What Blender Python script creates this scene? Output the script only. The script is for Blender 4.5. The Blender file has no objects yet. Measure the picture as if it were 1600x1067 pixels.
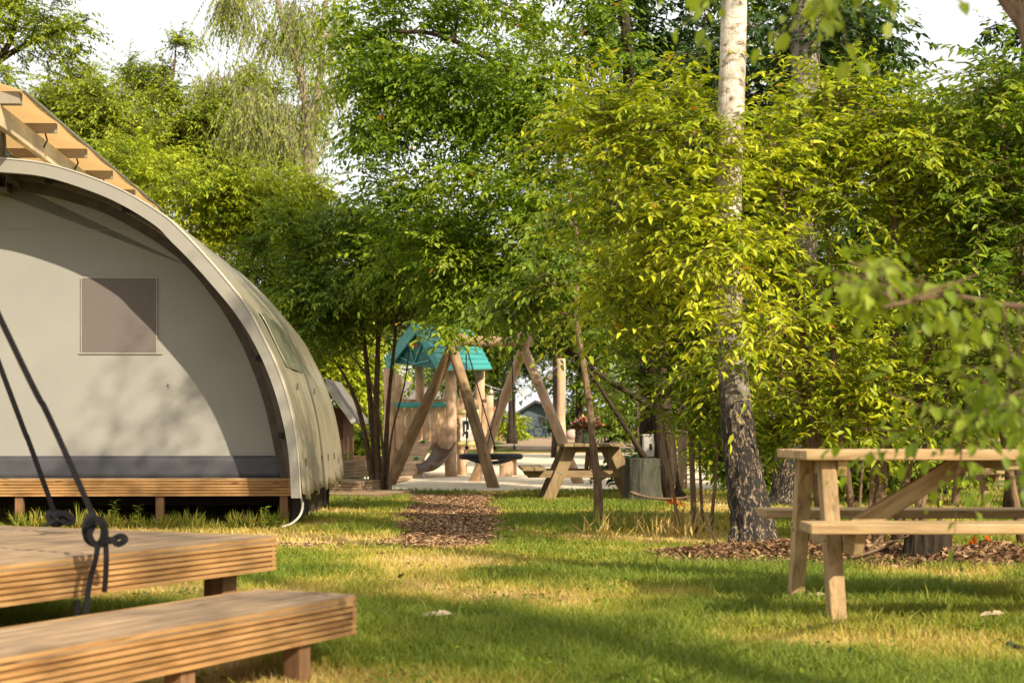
import bpy, math, random
import numpy as np
from mathutils import Vector, Matrix
random.seed(7)
RG = np.random.default_rng(11)
S = bpy.context.scene
COL = S.collection
# ------------------------------------------------------------------ camera
H = 0.83; F = 2444.0; HY = 672.0          # eye height, focal length and horizon row in px of the 1600 px photo
cam_d = bpy.data.cameras.new('camera'); cam = bpy.data.objects.new('camera', cam_d); COL.objects.link(cam)
cam.location = (0, 0, H); cam.rotation_euler = (math.radians(90), 0, 0)
cam_d.sensor_width = 36; cam_d.lens = 36 * F / 1600; cam_d.shift_y = (HY - 533.5) / 1600
cam_d.clip_end = 2000; cam_d.clip_start = 0.05
cam_d.dof.use_dof = True; cam_d.dof.focus_distance = 14.0; cam_d.dof.aperture_fstop = 4.2
S.camera = cam
# ------------------------------------------------------------------ light
SUN = Vector((0.50, -0.68, 0.55)).normalized()      # towards the sun: behind the camera, to the right
SUN_EL = math.asin(SUN.z); SUN_AZ = math.atan2(SUN.x, SUN.y)
w = bpy.data.worlds.new('World'); S.world = w; w.use_nodes = True
nt = w.node_tree; nt.nodes.clear()
out = nt.nodes.new('ShaderNodeOutputWorld'); sky = nt.nodes.new('ShaderNodeTexSky')
sky.sky_type = 'NISHITA'; sky.sun_disc = False; sky.sun_elevation = SUN_EL; sky.sun_rotation = SUN_AZ
sky.dust_density = 3.0
b1 = nt.nodes.new('ShaderNodeBackground'); b1.inputs[1].default_value = 0.12
nt.links.new(sky.outputs[0], b1.inputs[0])
b2 = nt.nodes.new('ShaderNodeBackground'); b2.inputs[0].default_value = (0.97, 0.97, 0.955, 1); b2.inputs[1].default_value = 0.78
tc = nt.nodes.new('ShaderNodeTexCoord'); nz = nt.nodes.new('ShaderNodeTexNoise')
nz.inputs['Scale'].default_value = 2.2; nz.inputs['Detail'].default_value = 5
nt.links.new(tc.outputs['Generated'], nz.inputs['Vector'])
mr = nt.nodes.new('ShaderNodeMapRange'); mr.inputs[1].default_value = 0.3; mr.inputs[2].default_value = 0.75
mr.inputs[3].default_value = 1.0; mr.inputs[4].default_value = 0.78
nt.links.new(nz.outputs[0], mr.inputs[0])
mx = nt.nodes.new('ShaderNodeMixShader'); nt.links.new(mr.outputs[0], mx.inputs[0])
nt.links.new(b1.outputs[0], mx.inputs[1]); nt.links.new(b2.outputs[0], mx.inputs[2]); nt.links.new(mx.outputs[0], out.inputs[0])
sd = bpy.data.lights.new('sun', 'SUN'); sd.energy = 5.0; sd.angle = math.radians(0.6); sd.color = (1.0, 0.88, 0.68)
so = bpy.data.objects.new('sun', sd); COL.objects.link(so); so.rotation_euler = SUN.to_track_quat('Z', 'Y').to_euler()
so.location = (10, -15, 15)
S.view_settings.view_transform = 'Standard'; S.view_settings.look = 'None'; S.view_settings.exposure = 0.68
S.render.engine = 'CYCLES'
S.cycles.max_bounces = 8; S.cycles.transparent_max_bounces = 8

# ------------------------------------------------------------------ helpers
def ground(y):
    return np.interp(y, [-50, 5.4, 6.5, 9, 20, 35, 110, 400], [-.07, -.07, 0, 0, -.10, -.10, .42, 1.5])
def at(px, py, d):
    return Vector(((px - 800) / F * d, d, H + (HY - py) / F * d))
def atg(px, d, dz=0.0):
    return Vector(((px - 800) / F * d, d, float(ground(d)) + dz))
def tag(o, label=None, cat=None, group=None, kind=None):
    if label: o['label'] = label
    if cat: o['category'] = cat
    if group: o['group'] = group
    if kind: o['kind'] = kind
    return o
def thing(name, label, cat, loc=(0, 0, 0), rz=0, group=None):
    o = bpy.data.objects.new(name, None); COL.objects.link(o)
    o.location = loc; o.rotation_euler = (0, 0, rz); o.empty_display_size = .2
    return tag(o, label, cat, group)
def copy_tree(o, parent=None):
    c = o.copy(); COL.objects.link(c); c.parent = parent
    for ch in [x for x in bpy.data.objects if x.parent == o]: copy_tree(ch, c)
    return c
def link(name, me, mat, parent=None, bevel=0, smooth=False):
    o = bpy.data.objects.new(name, me); COL.objects.link(o); o.parent = parent
    for m in (mat if isinstance(mat, (list, tuple)) else [mat]): me.materials.append(m)
    if smooth:
        me.polygons.foreach_set('use_smooth', np.ones(len(me.polygons), bool))
    if bevel:
        md = o.modifiers.new('bevel', 'BEVEL'); md.width = bevel; md.segments = 2; md.limit_method = 'ANGLE'
    return o
def rawmesh(name, V, quads=None, tris=None, attrs=None):
    """fast mesh from numpy arrays; quads (n,4) / tris (n,3)"""
    me = bpy.data.meshes.new(name); V = np.asarray(V, np.float32)
    me.vertices.add(len(V)); me.vertices.foreach_set('co', V.ravel())
    li = []; ls = []; st = 0
    if quads is not None and len(quads):
        li.append(np.asarray(quads, np.int32).ravel()); ls.append(np.arange(len(quads)) * 4); st = len(quads) * 4
    if tris is not None and len(tris):
        li.append(np.asarray(tris, np.int32).ravel()); ls.append(st + np.arange(len(tris)) * 3)
    li = np.concatenate(li); ls = np.concatenate(ls)
    me.loops.add(len(li)); me.loops.foreach_set('vertex_index', li)
    me.polygons.add(len(ls)); me.polygons.foreach_set('loop_start', ls.astype(np.int32))
    if attrs:
        for k, a in attrs.items():
            at_ = me.attributes.new(k, 'FLOAT', 'POINT'); at_.data.foreach_set('value', np.asarray(a, np.float32))
    me.update(calc_edges=True)
    return me
class MB:
    """collects primitives into one mesh, with a grain coordinate (along, across, across) per vertex"""
    def __init__(s): s.v = []; s.f = []; s.g = []
    def add(s, vs, fs, gs):
        n = len(s.v); s.v += [tuple(x) for x in vs]; s.f += [tuple(i + n for i in f) for f in fs]; s.g += [tuple(x) for x in gs]
        return s
    def box(s, c, size, M=None):
        hx, hy, hz = [k / 2 for k in size]; c = Vector(c); o = random.random() * 40
        loc = [Vector((x, y, z)) for x in (-hx, hx) for y in (-hy, hy) for z in (-hz, hz)]
        ax = int(np.argmax(size)); order = [ax] + [k for k in range(3) if k != ax]
        gs = [(p[order[0]] + o, p[order[1]] + o * .37, p[order[2]]) for p in loc]
        if M is not None: loc = [M @ p for p in loc]
        return s.add([c + p for p in loc], [(0, 1, 3, 2), (4, 6, 7, 5), (0, 4, 5, 1), (2, 3, 7, 6), (0, 2, 6, 4), (1, 5, 7, 3)], gs)
    def beam(s, p0, p1, w, h, up=(0, 0, 1)):
        p0 = Vector(p0); p1 = Vector(p1); d = (p1 - p0); L = d.length; d.normalize(); up = Vector(up)
        if abs(d.dot(up)) > .98: up = Vector((0, 1, 0))
        y = up.cross(d).normalized(); z = d.cross(y)
        M = Matrix((d, y, z)).transposed()
        return s.box((p0 + p1) / 2, (L, w, h), M)
    def tube(s, pts, rad, n=8, cap=True, jit=0.0, squash=1.0):
        pts = [Vector(p) for p in pts]
        if not hasattr(rad, '__len__'): rad = [rad] * len(pts)
        o = random.random() * 40; vs = []; fs = []; gs = []; L = 0; ref = None
        for i, p in enumerate(pts):
            d = (pts[min(i + 1, len(pts) - 1)] - pts[max(i - 1, 0)]).normalized()
            if ref is None: ref = d.orthogonal().normalized()
            ref = (ref - d * ref.dot(d)).normalized(); b = d.cross(ref)
            if i: L += (p - pts[i - 1]).length
            for k in range(n):
                a = 2 * math.pi * k / n; r = rad[i] * (1 + jit * (random.random() - .5))
                vs.append(p + (ref * math.cos(a) + b * math.sin(a) * squash) * r)
                gs.append((L + o, math.cos(a) * rad[i] + o * .3, math.sin(a) * rad[i]))
        for i in range(len(pts) - 1):
            for k in range(n):
                k2 = (k + 1) % n; fs.append((i * n + k, i * n + k2, (i + 1) * n + k2, (i + 1) * n + k))
        if cap: fs.append(tuple(range(n - 1, -1, -1))); fs.append(tuple(range((len(pts) - 1) * n, len(pts) * n)))
        return s.add(vs, fs, gs)
    def prism(s, poly, d0, d1, fn):
        """poly: 2-D outline; fn(a, b, t) -> point, t in {d0, d1}"""
        n = len(poly); o = random.random() * 30
        vs = [fn(a, b, d0) for a, b in poly] + [fn(a, b, d1) for a, b in poly]
        gs = [(d0 + o, a, b) for a, b in poly] + [(d1 + o, a, b) for a, b in poly]
        fs = [tuple(range(n - 1, -1, -1)), tuple(range(n, 2 * n))] + [(i, (i + 1) % n, n + (i + 1) % n, n + i) for i in range(n)]
        return s.add(vs, fs, gs)
    def sphere(s, c, r, n=12, m=8, sc=(1, 1, 1), jit=0):
        c = Vector(c); vs = []; fs = []
        for i in range(m + 1):
            t = math.pi * i / m
            for k in range(n):
                a = 2 * math.pi * k / n; rr = r * (1 + jit * (random.random() - .5))
                vs.append(c + Vector((math.sin(t) * math.cos(a) * sc[0], math.sin(t) * math.sin(a) * sc[1], math.cos(t) * sc[2])) * rr)
        for i in range(m):
            for k in range(n): fs.append((i * n + k, (i + 1) * n + k, (i + 1) * n + (k + 1) % n, i * n + (k + 1) % n))
        return s.add(vs, fs, vs)
    def build(s, name, mat, parent=None, bevel=0, smooth=False):
        me = bpy.data.meshes.new(name); me.from_pydata([tuple(x) for x in s.v], [], s.f)
        a = me.attributes.new('gr', 'FLOAT_VECTOR', 'POINT'); a.data.foreach_set('vector', np.array([tuple(x) for x in s.g], np.float32).ravel())
        me.update()
        return link(name, me, mat, parent, bevel, smooth)
def vnoise(x, y, sc, seed=0):
    """smooth 2-D value noise in 0..1"""
    r = np.random.default_rng(seed).random((64, 64)); x = x / sc + 17.3; y = y / sc + 9.1
    xi = np.floor(x).astype(int); yi = np.floor(y).astype(int); fx = x - xi; fy = y - yi
    fx = fx * fx * (3 - 2 * fx); fy = fy * fy * (3 - 2 * fy); g = lambda a, b: r[a % 64, b % 64]
    return (g(xi, yi) * (1 - fx) + g(xi + 1, yi) * fx) * (1 - fy) + (g(xi, yi + 1) * (1 - fx) + g(xi + 1, yi + 1) * fx) * fy
def catmull(P, n):
    P = [np.array(p, float) for p in P]; P = [2 * P[0] - P[1]] + P + [2 * P[-1] - P[-2]]; out = []
    m = len(P) - 3
    for k in range(n + 1):
        t = k / n * m; i = min(int(t), m - 1); t -= i; a, b, c, d = P[i:i + 4]
        out.append(.5 * ((2 * b) + (-a + c) * t + (2 * a - 5 * b + 4 * c - d) * t * t + (-a + 3 * b - 3 * c + d) * t ** 3))
    return out

# ------------------------------------------------------------------ materials
def newmat(name):
    m = bpy.data.materials.new(name); m.use_nodes = True; n = m.node_tree; n.nodes.clear()
    o = n.nodes.new('ShaderNodeOutputMaterial'); p = n.nodes.new('ShaderNodeBsdfPrincipled'); n.links.new(p.outputs[0], o.inputs[0])
    return m, n, p, o
def N(nt, typ, **kw):
    n = nt.nodes.new(typ)
    for k, v in kw.items():
        if k.startswith('_'): setattr(n, k[1:], v)
        else: n.inputs[k].default_value = v
    return n
def ramp(nt, src, stops):
    r = nt.nodes.new('ShaderNodeValToRGB'); e = r.color_ramp.elements
    while len(e) < len(stops): e.new(.5)
    for i, (p, c) in enumerate(stops): e[i].position = p; e[i].color = (*c, 1) if len(c) == 3 else c
    nt.links.new(src, r.inputs[0]); return r
def coordn(nt, kind, scale=(1, 1, 1)):
    if kind == 'gr':
        a = nt.nodes.new('ShaderNodeAttribute'); a.attribute_name = 'gr'; src = a.outputs['Vector']
    else:
        src = nt.nodes.new('ShaderNodeTexCoord').outputs['Object']
    m = nt.nodes.new('ShaderNodeMapping'); m.inputs['Scale'].default_value = scale; nt.links.new(src, m.inputs[0]); return m.outputs[0]
def bump(nt, p, src, st, dist=.01):
    b = N(nt, 'ShaderNodeBump', Strength=st, Distance=dist); nt.links.new(src, b.inputs['Height']); nt.links.new(b.outputs[0], p.inputs['Normal'])
def mat_plain(name, c, rough=.7, var=.15, sc=6, metal=0, spec=.3, b=.15, kind='obj'):
    m, n, p, o = newmat(name); cs = coordn(n, kind)
    t = N(n, 'ShaderNodeTexNoise', Scale=sc, Detail=6.0, Roughness=.65); n.links.new(cs, t.inputs['Vector'])
    r = ramp(n, t.outputs[0], [(.3, tuple(k * (1 - var) for k in c)), (.7, tuple(min(1, k * (1 + var)) for k in c))])
    n.links.new(r.outputs[0], p.inputs['Base Color']); p.inputs['Roughness'].default_value = rough; p.inputs['Metallic'].default_value = metal
    p.inputs['Specular IOR Level'].default_value = spec
    if b: bump(n, p, t.outputs[0], b)
    return m
def mat_wood(name, c1, c2, c3=None, rough=.65, stretch=18, knots=True, weather=0):
    m, n, p, o = newmat(name)
    cs = coordn(n, 'gr', (1.6, stretch, stretch))
    t = N(n, 'ShaderNodeTexNoise', Scale=2.0, Detail=7.0, Roughness=.6, Distortion=.6); n.links.new(cs, t.inputs['Vector'])
    r = ramp(n, t.outputs[0], [(.28, c2), (.5, c1), (.75, c3 or tuple(k * 1.15 for k in c1))])
    col = r.outputs[0]
    cs2 = coordn(n, 'gr', (2.2, 2.2, 2.2)); t2 = N(n, 'ShaderNodeTexNoise', Scale=1.3, Detail=4.0); n.links.new(cs2, t2.inputs['Vector'])
    r2 = ramp(n, t2.outputs[0], [(.3, (.62, .6, .58)), (.65, (1.08, 1.05, 1.0))])
    mm = N(n, 'ShaderNodeMixRGB', _blend_type='MULTIPLY', Fac=.85); n.links.new(col, mm.inputs[1]); n.links.new(r2.outputs[0], mm.inputs[2]); col = mm.outputs[0]
    if knots:
        cs3 = coordn(n, 'gr', (2.4, 9, 9)); vo = N(n, 'ShaderNodeTexVoronoi', Scale=1.0); n.links.new(cs3, vo.inputs['Vector'])
        r3 = ramp(n, vo.outputs['Distance'], [(.05, (.22, .16, .12)), (.13, (1, 1, 1))])
        m3 = N(n, 'ShaderNodeMixRGB', _blend_type='MULTIPLY', Fac=.8); n.links.new(col, m3.inputs[1]); n.links.new(r3.outputs[0], m3.inputs[2]); col = m3.outputs[0]
    n.links.new(col, p.inputs['Base Color']); p.inputs['Roughness'].default_value = rough; p.inputs['Specular IOR Level'].default_value = .25
    bump(n, p, t.outputs[0], .35, .004)
    return m
def mat_leaf(name, cols, trans=.45, tcol=None, rough=.45, odd=None):
    m, n, p, o = newmat(name)
    a = n.nodes.new('ShaderNodeAttribute'); a.attribute_name = 'rnd'
    k = len(cols); stops = [(i / (k - 1) * .96, c) for i, c in enumerate(cols)]
    if odd: stops = [(q * .97, c) for q, c in stops] + [(.985, odd)]
    r = ramp(n, a.outputs['Fac'], stops)
    n.links.new(r.outputs[0], p.inputs['Base Color']); p.inputs['Roughness'].default_value = rough; p.inputs['Specular IOR Level'].default_value = .35
    tr = n.nodes.new('ShaderNodeBsdfTranslucent')
    g = N(n, 'ShaderNodeMixRGB', _blend_type='MULTIPLY', Fac=1.0); g.inputs[2].default_value = (*(tcol or (1.5, 1.45, .7)), 1)
    n.links.new(r.outputs[0], g.inputs[1]); n.links.new(g.outputs[0], tr.inputs[0])
    mx = N(n, 'ShaderNodeMixShader', Fac=trans); n.links.new(p.outputs[0], mx.inputs[1]); n.links.new(tr.outputs[0], mx.inputs[2]); n.links.new(mx.outputs[0], o.inputs[0])
    return m
def mat_bark(name, c1, c2, sc=1.0, st=.8):
    m, n, p, o = newmat(name); cs = coordn(n, 'gr', (5 * sc, 26 * sc, 26 * sc))
    t = N(n, 'ShaderNodeTexNoise', Scale=1.6, Detail=6.0, Roughness=.7, Distortion=.5); n.links.new(cs, t.inputs['Vector'])
    r = ramp(n, t.outputs[0], [(.32, c2), (.62, c1)]); n.links.new(r.outputs[0], p.inputs['Base Color']); p.inputs['Roughness'].default_value = .9
    p.inputs['Specular IOR Level'].default_value = .1
    bump(n, p, t.outputs[0], st, .02); return m
def mat_birch(name, zlo, zhi):
    """white papery bark with dark lenticels, black furrowed bark towards the foot (z in object space)"""
    m, n, p, o = newmat(name)
    cs = coordn(n, 'gr', (19, 9, 9)); t = N(n, 'ShaderNodeTexNoise', Scale=1.1, Detail=7.0, Roughness=.72, Distortion=.35); n.links.new(cs, t.inputs['Vector'])
    white = ramp(n, t.outputs[0], [(.36, (.09, .07, .05)), (.42, (.34, .27, .20)), (.50, (.60, .52, .42)), (.8, (.80, .75, .66))])
    csb = coordn(n, 'gr', (4, 5, 5)); tb = N(n, 'ShaderNodeTexNoise', Scale=1.1, Detail=3.0); n.links.new(csb, tb.inputs['Vector'])
    rb = ramp(n, tb.outputs[0], [(.42, (.45, .40, .36)), (.56, (1, 1, 1))])
    mw = N(n, 'ShaderNodeMixRGB', _blend_type='MULTIPLY', Fac=.7); n.links.new(white.outputs[0], mw.inputs[1]); n.links.new(rb.outputs[0], mw.inputs[2])
    cs2 = coordn(n, 'gr', (12, 34, 34)); vo = N(n, 'ShaderNodeTexNoise', Scale=1.2, Detail=6.0, Roughness=.65, Distortion=1.2); n.links.new(cs2, vo.inputs['Vector'])
    dark = ramp(n, vo.outputs[0], [(.49, (.010, .007, .005)), (.55, (.055, .038, .024)), (.61, (.28, .20, .12)), (.78, (.44, .34, .22))])
    ob = n.nodes.new('ShaderNodeTexCoord'); sp = n.nodes.new('ShaderNodeSeparateXYZ'); n.links.new(ob.outputs['Object'], sp.inputs[0])
    ad = N(n, 'ShaderNodeMath', _operation='MULTIPLY_ADD'); ad.inputs[1].default_value = 1.1; n.links.new(tb.outputs[0], ad.inputs[0]); n.links.new(sp.outputs['Z'], ad.inputs[2])
    mr = N(n, 'ShaderNodeMapRange'); mr.inputs[1].default_value = zlo + .55; mr.inputs[2].default_value = zhi + .55; n.links.new(ad.outputs[0], mr.inputs[0])
    mx = N(n, 'ShaderNodeMixRGB'); n.links.new(mr.outputs[0], mx.inputs[0]); n.links.new(dark.outputs[0], mx.inputs[1]); n.links.new(mw.outputs[0], mx.inputs[2])
    n.links.new(mx.outputs[0], p.inputs['Base Color']); p.inputs['Roughness'].default_value = .8; bump(n, p, vo.outputs[0], .7, .02)
    return m
WOOD = mat_wood('wood_deck_face', (.40, .225, .085), (.20, .10, .035), (.50, .31, .14))
WOODTOP = mat_wood('wood_deck_top', (.31, .215, .13), (.19, .125, .07), (.38, .28, .18), rough=.8)
WOODTABLE = mat_wood('wood_table', (.43, .29, .14), (.23, .145, .07), (.54, .40, .23), rough=.75)
WOODPOST = mat_wood('wood_post', (.22, .12, .06), (.13, .07, .035), rough=.8)
LOG = mat_wood('log_wood', (.56, .38, .25), (.40, .26, .16), (.66, .49, .34), rough=.75, stretch=9)
LOGDARK = mat_wood('log_weathered', (.30, .20, .11), (.16, .10, .055), (.42, .30, .19), rough=.8, stretch=9)
PLANK = mat_wood('playground_plank', (.56, .38, .23), (.38, .24, .14), (.66, .49, .33), rough=.75, stretch=12)
SHADEWOOD = mat_plain('under_deck_shade_wood', (.03, .022, .016), .9)  # shade below the tent deck is put into this near-black
CANVAS = mat_plain('tent_canvas', (.26, .25, .225), .85, .06, 1.6, b=.5)
CANVASG = mat_plain('tent_mesh_window', (.13, .11, .10), .8, .07, 60, b=.1)
SKIRT = mat_plain('tent_skirt_vinyl', (.055, .055, .060), .45, .2, 5, b=.3)
TRIM = mat_plain('tent_trim_brown', (.075, .06, .048), .8, .3, 9)
ALU = mat_plain('arch_channel', (.27, .25, .21), .45, .06, 3, metal=.15, spec=.5, b=.03)
TEAL = mat_plain('teal_plastic', (.03, .27, .25), .4, .12, 4, spec=.5)
TEALD = mat_plain('teal_gable', (.015, .12, .115), .5, .15, 4)
BLACK = mat_plain('black_rubber', (.015, .015, .017), .6, .3, 20)
STRAP = mat_plain('black_webbing', (.012, .011, .012), .8, .3, 60, b=.4, spec=.12)
METAL = mat_plain('zinc_metal', (.5, .5, .5), .35, .1, 10, metal=.9)
BROWNPL = mat_plain('brown_slide', (.10, .06, .035), .45, .15, 4, spec=.5)
YELLOWP = mat_plain('cream_roller', (.65, .58, .25), .5, .08, 4)
WHITEP = mat_plain('white_paint', (.62, .59, .52), .6, .08, 5)
CABLE = mat_plain('pale_hose', (.5, .47, .4), .5, .1, 5)
BARK = mat_bark('bark_brown', (.15, .10, .06), (.035, .024, .015))
BARKD = mat_bark('bark_dark', (.07, .05, .033), (.015, .011, .008), .7)
BARKL = mat_bark('bark_light', (.26, .17, .10), (.09, .058, .035))
BARKW = mat_bark('bark_weeping_birch', (.42, .34, .27), (.14, .10, .075), .7)
STUMPM = mat_bark('stump_bark', (.055, .04, .026), (.012, .009, .006), .8)
GREYST = mat_bark('stump_grey', (.085, .08, .06), (.035, .035, .027), .6, .5)
BIRCH = mat_birch('birch_bark', .95, 2.3)
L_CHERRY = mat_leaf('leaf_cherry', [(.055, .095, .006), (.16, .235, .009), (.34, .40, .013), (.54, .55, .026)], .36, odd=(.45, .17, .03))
L_CHERRYG = mat_leaf('leaf_cherry_green', [(.03, .07, .008), (.095, .17, .011), (.20, .29, .015), (.40, .46, .025)], .36)
L_GREEN = mat_leaf('leaf_green', [(.03, .065, .008), (.08, .15, .012), (.17, .255, .016), (.34, .40, .025)], .40, odd=(.42, .16, .03))
L_DARK = mat_leaf('leaf_dark', [(.018, .045, .008), (.03, .07, .010), (.055, .105, .012)], .3)  # dark greens carry the shade over the trees at the back
L_YEL = mat_leaf('leaf_yellow_green', [(.07, .12, .010), (.18, .255, .014), (.36, .42, .02), (.56, .57, .04)], .42)
L_OAK = mat_leaf('leaf_oak', [(.05, .09, .010), (.14, .20, .015), (.29, .36, .022), (.46, .49, .04)], .40)
L_WEEP = mat_leaf('leaf_weeping', [(.12, .18, .02), (.20, .27, .03), (.30, .36, .045), (.38, .40, .07)], .4)
L_FAR = mat_leaf('leaf_far', [(.06, .10, .02), (.10, .16, .025), (.16, .22, .03)], .4)
L_NEAR = mat_leaf('leaf_near_birch', [(.12, .19, .012), (.20, .28, .02), (.32, .38, .04)], .5, odd=(.6, .22, .03))
GRASSM = mat_leaf('grass_blades', [(.13, .185, .018), (.21, .25, .022), (.36, .32, .045), (.54, .39, .12), (.64, .49, .21)], .3, tcol=(1.2, 1.2, .8), rough=.6)
CHIPM = mat_leaf('wood_chips', [(.09, .045, .022), (.19, .10, .045), (.31, .18, .09), (.44, .30, .17)], .0, rough=.9)
LITTER = mat_leaf('leaf_litter_pieces', [(.05, .025, .012), (.12, .06, .028), (.22, .12, .055), (.40, .25, .13)], .1, rough=.9)
ORANGE = mat_leaf('leaf_withered_orange', [(.5, .10, .012), (.6, .17, .02), (.45, .08, .02)], .4, tcol=(1.3, 1, .8))

# ------------------------------------------------------------------ the setting
def region_fn(x, y):
    """dryness of the lawn, sunlit bands put into the tone too, 0 = lush, 1 = straw"""
    d = .50 * vnoise(x, y, .9, 3) + .28 * vnoise(x, y, .33, 4) + .22 * vnoise(x, y, 2.6, 5)
    d = (d - .50) * 2.8 + .30
    px = x / y * F + 800; py = HY + (H - ground(y)) * F / y
    def blob(cx, cy, rx, ry, s): return s * np.exp(-(((px - cx) / rx) ** 2 + ((py - cy) / ry) ** 2))
    d += blob(560, 872, 190, 28, .95) + blob(1130, 842, 190, 20, .8) + blob(760, 938, 200, 20, .85) + blob(520, 850, 150, 8, .5)  # straw patches, with the sunlit bands of the lawn painted in
    d += blob(640, 905, 160, 20, .25) + blob(850, 1000, 160, 30, .1) + blob(1500, 885, 200, 20, .25) + blob(1180, 1005, 180, 14, .35) + blob(1530, 968, 120, 8, .4)
    d += blob(500, 800, 60, 12, .25) + blob(1400, 1020, 200, 25, .18)
    d -= blob(1050, 900, 200, 24, .45) + blob(900, 800, 130, 24, .7) + blob(520, 790, 110, 24, .35) + blob(600, 950, 120, 20, .3) + blob(1420, 945, 240, 26, .4) + blob(1000, 1050, 500, 26, .2)
    return np.clip(d, 0, 1)
def path_mask(x, y):
    """wood-chip path: 1 inside"""
    c = np.interp(y, [11.0, 12, 16, 22.5], [-.42, -.47, -.62, -.78]); hw = np.interp(y, [11.0, 12, 16, 22.5], [.46, .47, .52, .56])
    n = (vnoise(x, y, .4, 8) - .5) * .30 + (vnoise(x, y, .12, 9) - .5) * .22
    a = (np.abs(x - c) < hw + n) & (y > 11.15 + n * 2) & (y < 22.6)
    yb = 11.55 + .06 * x
    b = (np.abs(y - yb) < .20 + n) & (x > -3.2) & (x < -.1)
    return a | b
xs = np.unique(np.concatenate([np.linspace(-260, -9, 26), np.linspace(-9, 9, 241), np.linspace(9, 260, 26)]))
ys = np.unique(np.concatenate([np.linspace(-50, 3, 12), np.linspace(3, 25, 300), np.linspace(25, 60, 60), np.linspace(60, 400, 40), [5.4, 6.5, 9, 20, 35, 110]]))
def sheet(name, xs, ys, dz, mat, keep=None):
    X, Y = np.meshgrid(xs, ys); Z = ground(Y) + dz; V = np.stack([X, Y, Z], -1).reshape(-1, 3); nx = len(xs); ny = len(ys)
    i = (np.arange(ny - 1)[:, None] * nx + np.arange(nx - 1)[None]).ravel(); Q = np.stack([i, i + 1, i + nx + 1, i + nx], 1)
    if keep is not None:
        c = V[Q].mean(1); Q = Q[keep(c[:, 0], c[:, 1])]; u, inv = np.unique(Q, return_inverse=True); V = V[u]; Q = inv.reshape(-1, 4)
    yy = np.maximum(V[:, 1], 3.0)
    me = rawmesh(name, V, quads=Q, attrs={'dry': region_fn(V[:, 0], yy)})
    o = link(name, me, mat); tag(o, kind='structure'); return o
m, n, p, o = newmat('lawn_ground'); a = n.nodes.new('ShaderNodeAttribute'); a.attribute_name = 'dry'
cs = coordn(n, 'obj'); t = N(n, 'ShaderNodeTexNoise', Scale=18.0, Detail=8.0, Roughness=.7); n.links.new(cs, t.inputs['Vector'])
ad = N(n, 'ShaderNodeMath', _operation='MULTIPLY_ADD'); ad.inputs[1].default_value = .7; n.links.new(t.outputs[0], ad.inputs[0]); n.links.new(a.outputs['Fac'], ad.inputs[2])
r = ramp(n, ad.outputs[0], [(.30, (.045, .085, .012)), (.55, (.11, .125, .025)), (.8, (.26, .19, .07)), (1.0, (.42, .29, .12))])
n.links.new(r.outputs[0], p.inputs['Base Color']); p.inputs['Roughness'].default_value = 1; p.inputs['Specular IOR Level'].default_value = .05; bump(n, p, t.outputs[0], .6, .03)
LAWN = m
sheet('ground', xs, ys, 0, LAWN)
SAND = mat_plain('sand', (.62, .52, .38), .95, .12, 5, b=.5, spec=.1)
def sandmask(x, y): return (x < 3.3 + .1 * (y - 24) + .5 * vnoise(x * 0, y, .9, 25)) & (y > 23.6 + .5 * vnoise(x, y * 0, 1.3, 21) + .25 * vnoise(x, y * 0, .3, 22)) & (y < 52 + 4 * vnoise(x, y, 3, 23))
sheet('sand_play_area', np.linspace(-7, 16, 231), np.unique(np.concatenate([np.linspace(23.5, 26, 60), np.linspace(26, 60, 60), [35]])), .006, SAND, sandmask)
DIRT = mat_plain('dirt_track', (.30, .215, .14), .95, .2, 2, b=.4, spec=.1)
sheet('dirt_path', np.linspace(-2, 14, 81), np.linspace(58, 100, 40), .010, DIRT, lambda x, y: np.abs(x - (1.6 + (100 - y) * .02) - 2.2 * vnoise(x * 0, y, 9, 31)) < 3.0 + .8 * vnoise(x, y, 2, 30))
CHIPG = mat_plain('chip_bed', (.17, .085, .04), .95, .45, 40, b=.8, spec=.05)
sheet('wood_chip_path', np.linspace(-3.4, .4, 190), np.unique(np.concatenate([np.linspace(11, 23, 480), [20]])), .005, CHIPG, path_mask)

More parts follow.
